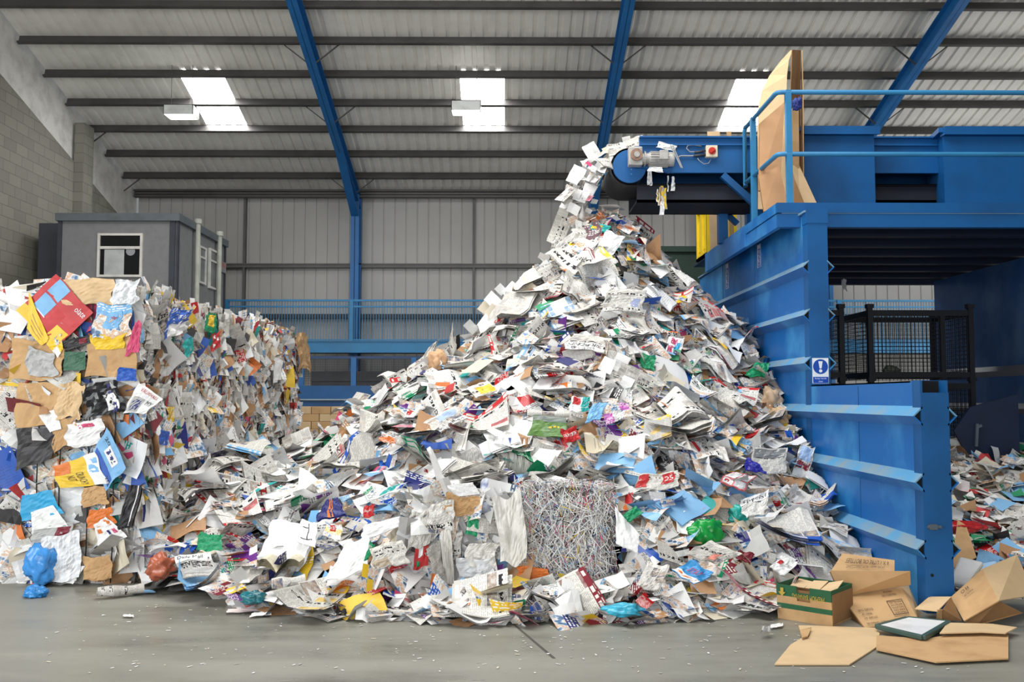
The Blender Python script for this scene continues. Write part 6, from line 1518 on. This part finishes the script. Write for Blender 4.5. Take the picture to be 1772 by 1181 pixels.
# ------------------------------------------------------------------ yellow crate, skip, leaning sheets at the back of the deck
YEL = mat('yellow_plastic', rgb(240, 208, 30), .4, 0, .06, 3)
xl = PY(1223, 400, 13.3).x; yb0 = 13.3; yb1 = PX(1204, 400, xl).y
zt_ = PY(1223, 347, 13.3).z; zb_ = ZD1
cr = thing('plastic_crate', (xl, yb0, zb_), 'bright yellow slotted plastic crate at the back corner of the deck', 'crate')
xr_ = PY(1233, 400, 13.3).x
mb = MB(); nz_, ny_ = 12, 9
for i in range(ny_):
    for j in range(nz_):
        if i in (1, 2, 3, 5, 6, 7) and (j in (0 + 1, nz_ - 2, nz_ - 3)) and i % 2 == 1: continue
        y0_ = yb0 + (yb1 - yb0) * i / ny_; y1_ = yb0 + (yb1 - yb0) * (i + 1) / ny_; z0_ = zb_ + (zt_ - zb_) * j / nz_; z1_ = zb_ + (zt_ - zb_) * (j + 1) / nz_
        dp = .0 if i in (0, 4, 8) or j in (0, nz_ - 1) else .03
        mb.box((xl + dp, y0_, z0_), (xl + .05, y1_, z1_))
mb.box((xl + .0, yb0 - .02, zb_), (xr_ + .35, yb0 + .03, zt_)).box((xl, yb1 - .03, zb_), (xr_ + .35, yb1, zt_)).box((xl, yb0, zb_), (xr_ + .35, yb1, zb_ + .04))
mb.obj('body', YEL, cr)
for (px, w, yq, m, lb) in ((1240, 22, 13.0, KRAFT_L, 'pale kraft sheet standing beside the yellow crate'), (1267, 8, 12.9, KRAFT, 'narrow kraft sheet upright behind the conveyor brace')):
    a = PY(px - w / 2, 440, yq); b = PY(px + w / 2, 440, yq); zz = PY(px, 225, yq).z
    mb = MB(); panel(mb, [(a.x, yq, ZD1), (b.x, yq, ZD1), (b.x, yq + .08, zz), (a.x, yq + .08, zz)], .012); tag(mb.obj('cardboard_sheet', m), lb, 'cardboard')
a = PY(1148, 432, 16.5); b = PY(1212, 432, 16.5)
sk = thing('skip', (a.x, 16.5, 0), 'dark green steel container behind the pile', 'container')
mb = MB(); hollow(mb, a.x - .6, b.x + .3, 16.5, 18.2, 0, a.z, .06); mb.obj('body', mat('skip_green', rgb(30, 56, 44), .5), sk)
MB().bar((a.x - .65, 16.47, a.z), (b.x + .3, 16.47, a.z), .08, .1).obj('rim', mat('skip_green', rgb(30, 56, 44), .5), sk)
# brown cartons stacked under the barrier
g = random.Random(9)
yq = 21.0
z0_ = PY(540, 745, yq).z
for r in range(4):
    for i in range(4):
        xa = PY(505 + i * 34 + (r % 2) * 14, 720, yq).x; hh = PY(540, 702 + 12, yq).z - PY(540, 702 + 26, yq).z
        zt_ = PY(540, 704 + r * 13, yq).z
        tag(MB().box((xa, yq, zt_ - .165), (xa + .43, yq + .4, zt_)).obj('stacked_carton', KRAFT if (r + i) % 2 else KRAFT_L, bevel=.008), 'closed carton below the blue barrier, %s row down, %s from the bales' % (('first', 'second', 'third', 'fourth')[r], ('first', 'second', 'third', 'fourth')[i]), 'carton', 'cartons stacked below the barrier')
tag(MB().box((PY(500, 750, yq).x, yq, 0), (PY(660, 750, yq).x, yq + .45, PY(540, 704 + 3 * 13, yq).z - .168)).box((PY(500, 750, yq).x - .03, yq - .02, 0), (PY(660, 750, yq).x + .03, yq + .47, .12)).obj('pallet_base', mat('pallet_wood', rgb(160, 128, 90), .8)), 'wooden base carrying the stacked kraft cartons', 'pallet')
# rags and shreds hanging from the conveyor and paper caught on the motor
g = random.Random(17)
pb = PB()
for px, py0, py1 in ((1090, 290, 314), (1122, 296, 320), (1126, 296, 322), (1156, 304, 332), (1164, 306, 330), (1138, 328, 350), (1142, 324, 356), (1147, 322, 352), (1150, 326, 362), (1146, 340, 372)):
    for q in range(2):
        a = PY(px + g.uniform(-1, 1), py0, YC0 + .05); b = PY(px + g.uniform(-3, 3), py1, YC0 + .05); n = 6; w = g.uniform(.006, .02); vs = []
        for i in range(n + 1):
            p = a.lerp(b, i / n) + Vector((g.uniform(-.008, .008), g.uniform(-.02, .02), 0)); vs += [p - Vector((w, 0, 0)), p + Vector((w, g.uniform(-.01, .01), 0))]
        pb.add(vs, [(2 * i, 2 * i + 1, 2 * i + 3, 2 * i + 2) for i in range(n)], [(0, 0)] * len(vs), COLS[g.choice(('white', 'white', 'grey', 'brown', 'cream', 'yellow') if py0 > 318 else ('white', 'white', 'grey'))], 0)
tag(pb.obj('hanging_shreds', [k.mat]), 'torn paper shreds hanging under the conveyor', 'paper shreds', None, 'stuff')
def caught(c4, yq, m, label):
    return tag(qpatch(None, 'paper_sheet', c4, lambda x, y: PY(x, y, yq), m, (), (), .012, .01, int(c4[0][0]), n=8), label, 'paper')
caught([(1134, 256), (1164, 262), (1172, 254), (1140, 246)], YC0 - .05, WH, 'white sheet caught on top of the conveyor motor')
caught([(1120, 297), (1148, 300), (1144, 290), (1122, 290)], YC0 - .16, WH, 'white sheet caught under the conveyor motor')
p = PY(1460, 500, 13.6)
tag(qpatch(None, 'paper_sheet', [(1456, 500), (1464, 505), (1462, 484), (1454, 484)], lambda x, y: PY(x, y, 13.6), WH, (), (), .02, .01, 5, n=6), 'torn white paper hanging under the deck', 'paper')
p = PY(1543, 640, 11.8); crumple_ball('paper_ball', p, .12, .08, .06, rgb(110, 116, 96), 'crumpled grey green paper lying in the wide wire cage', 'paper', 22, .7)
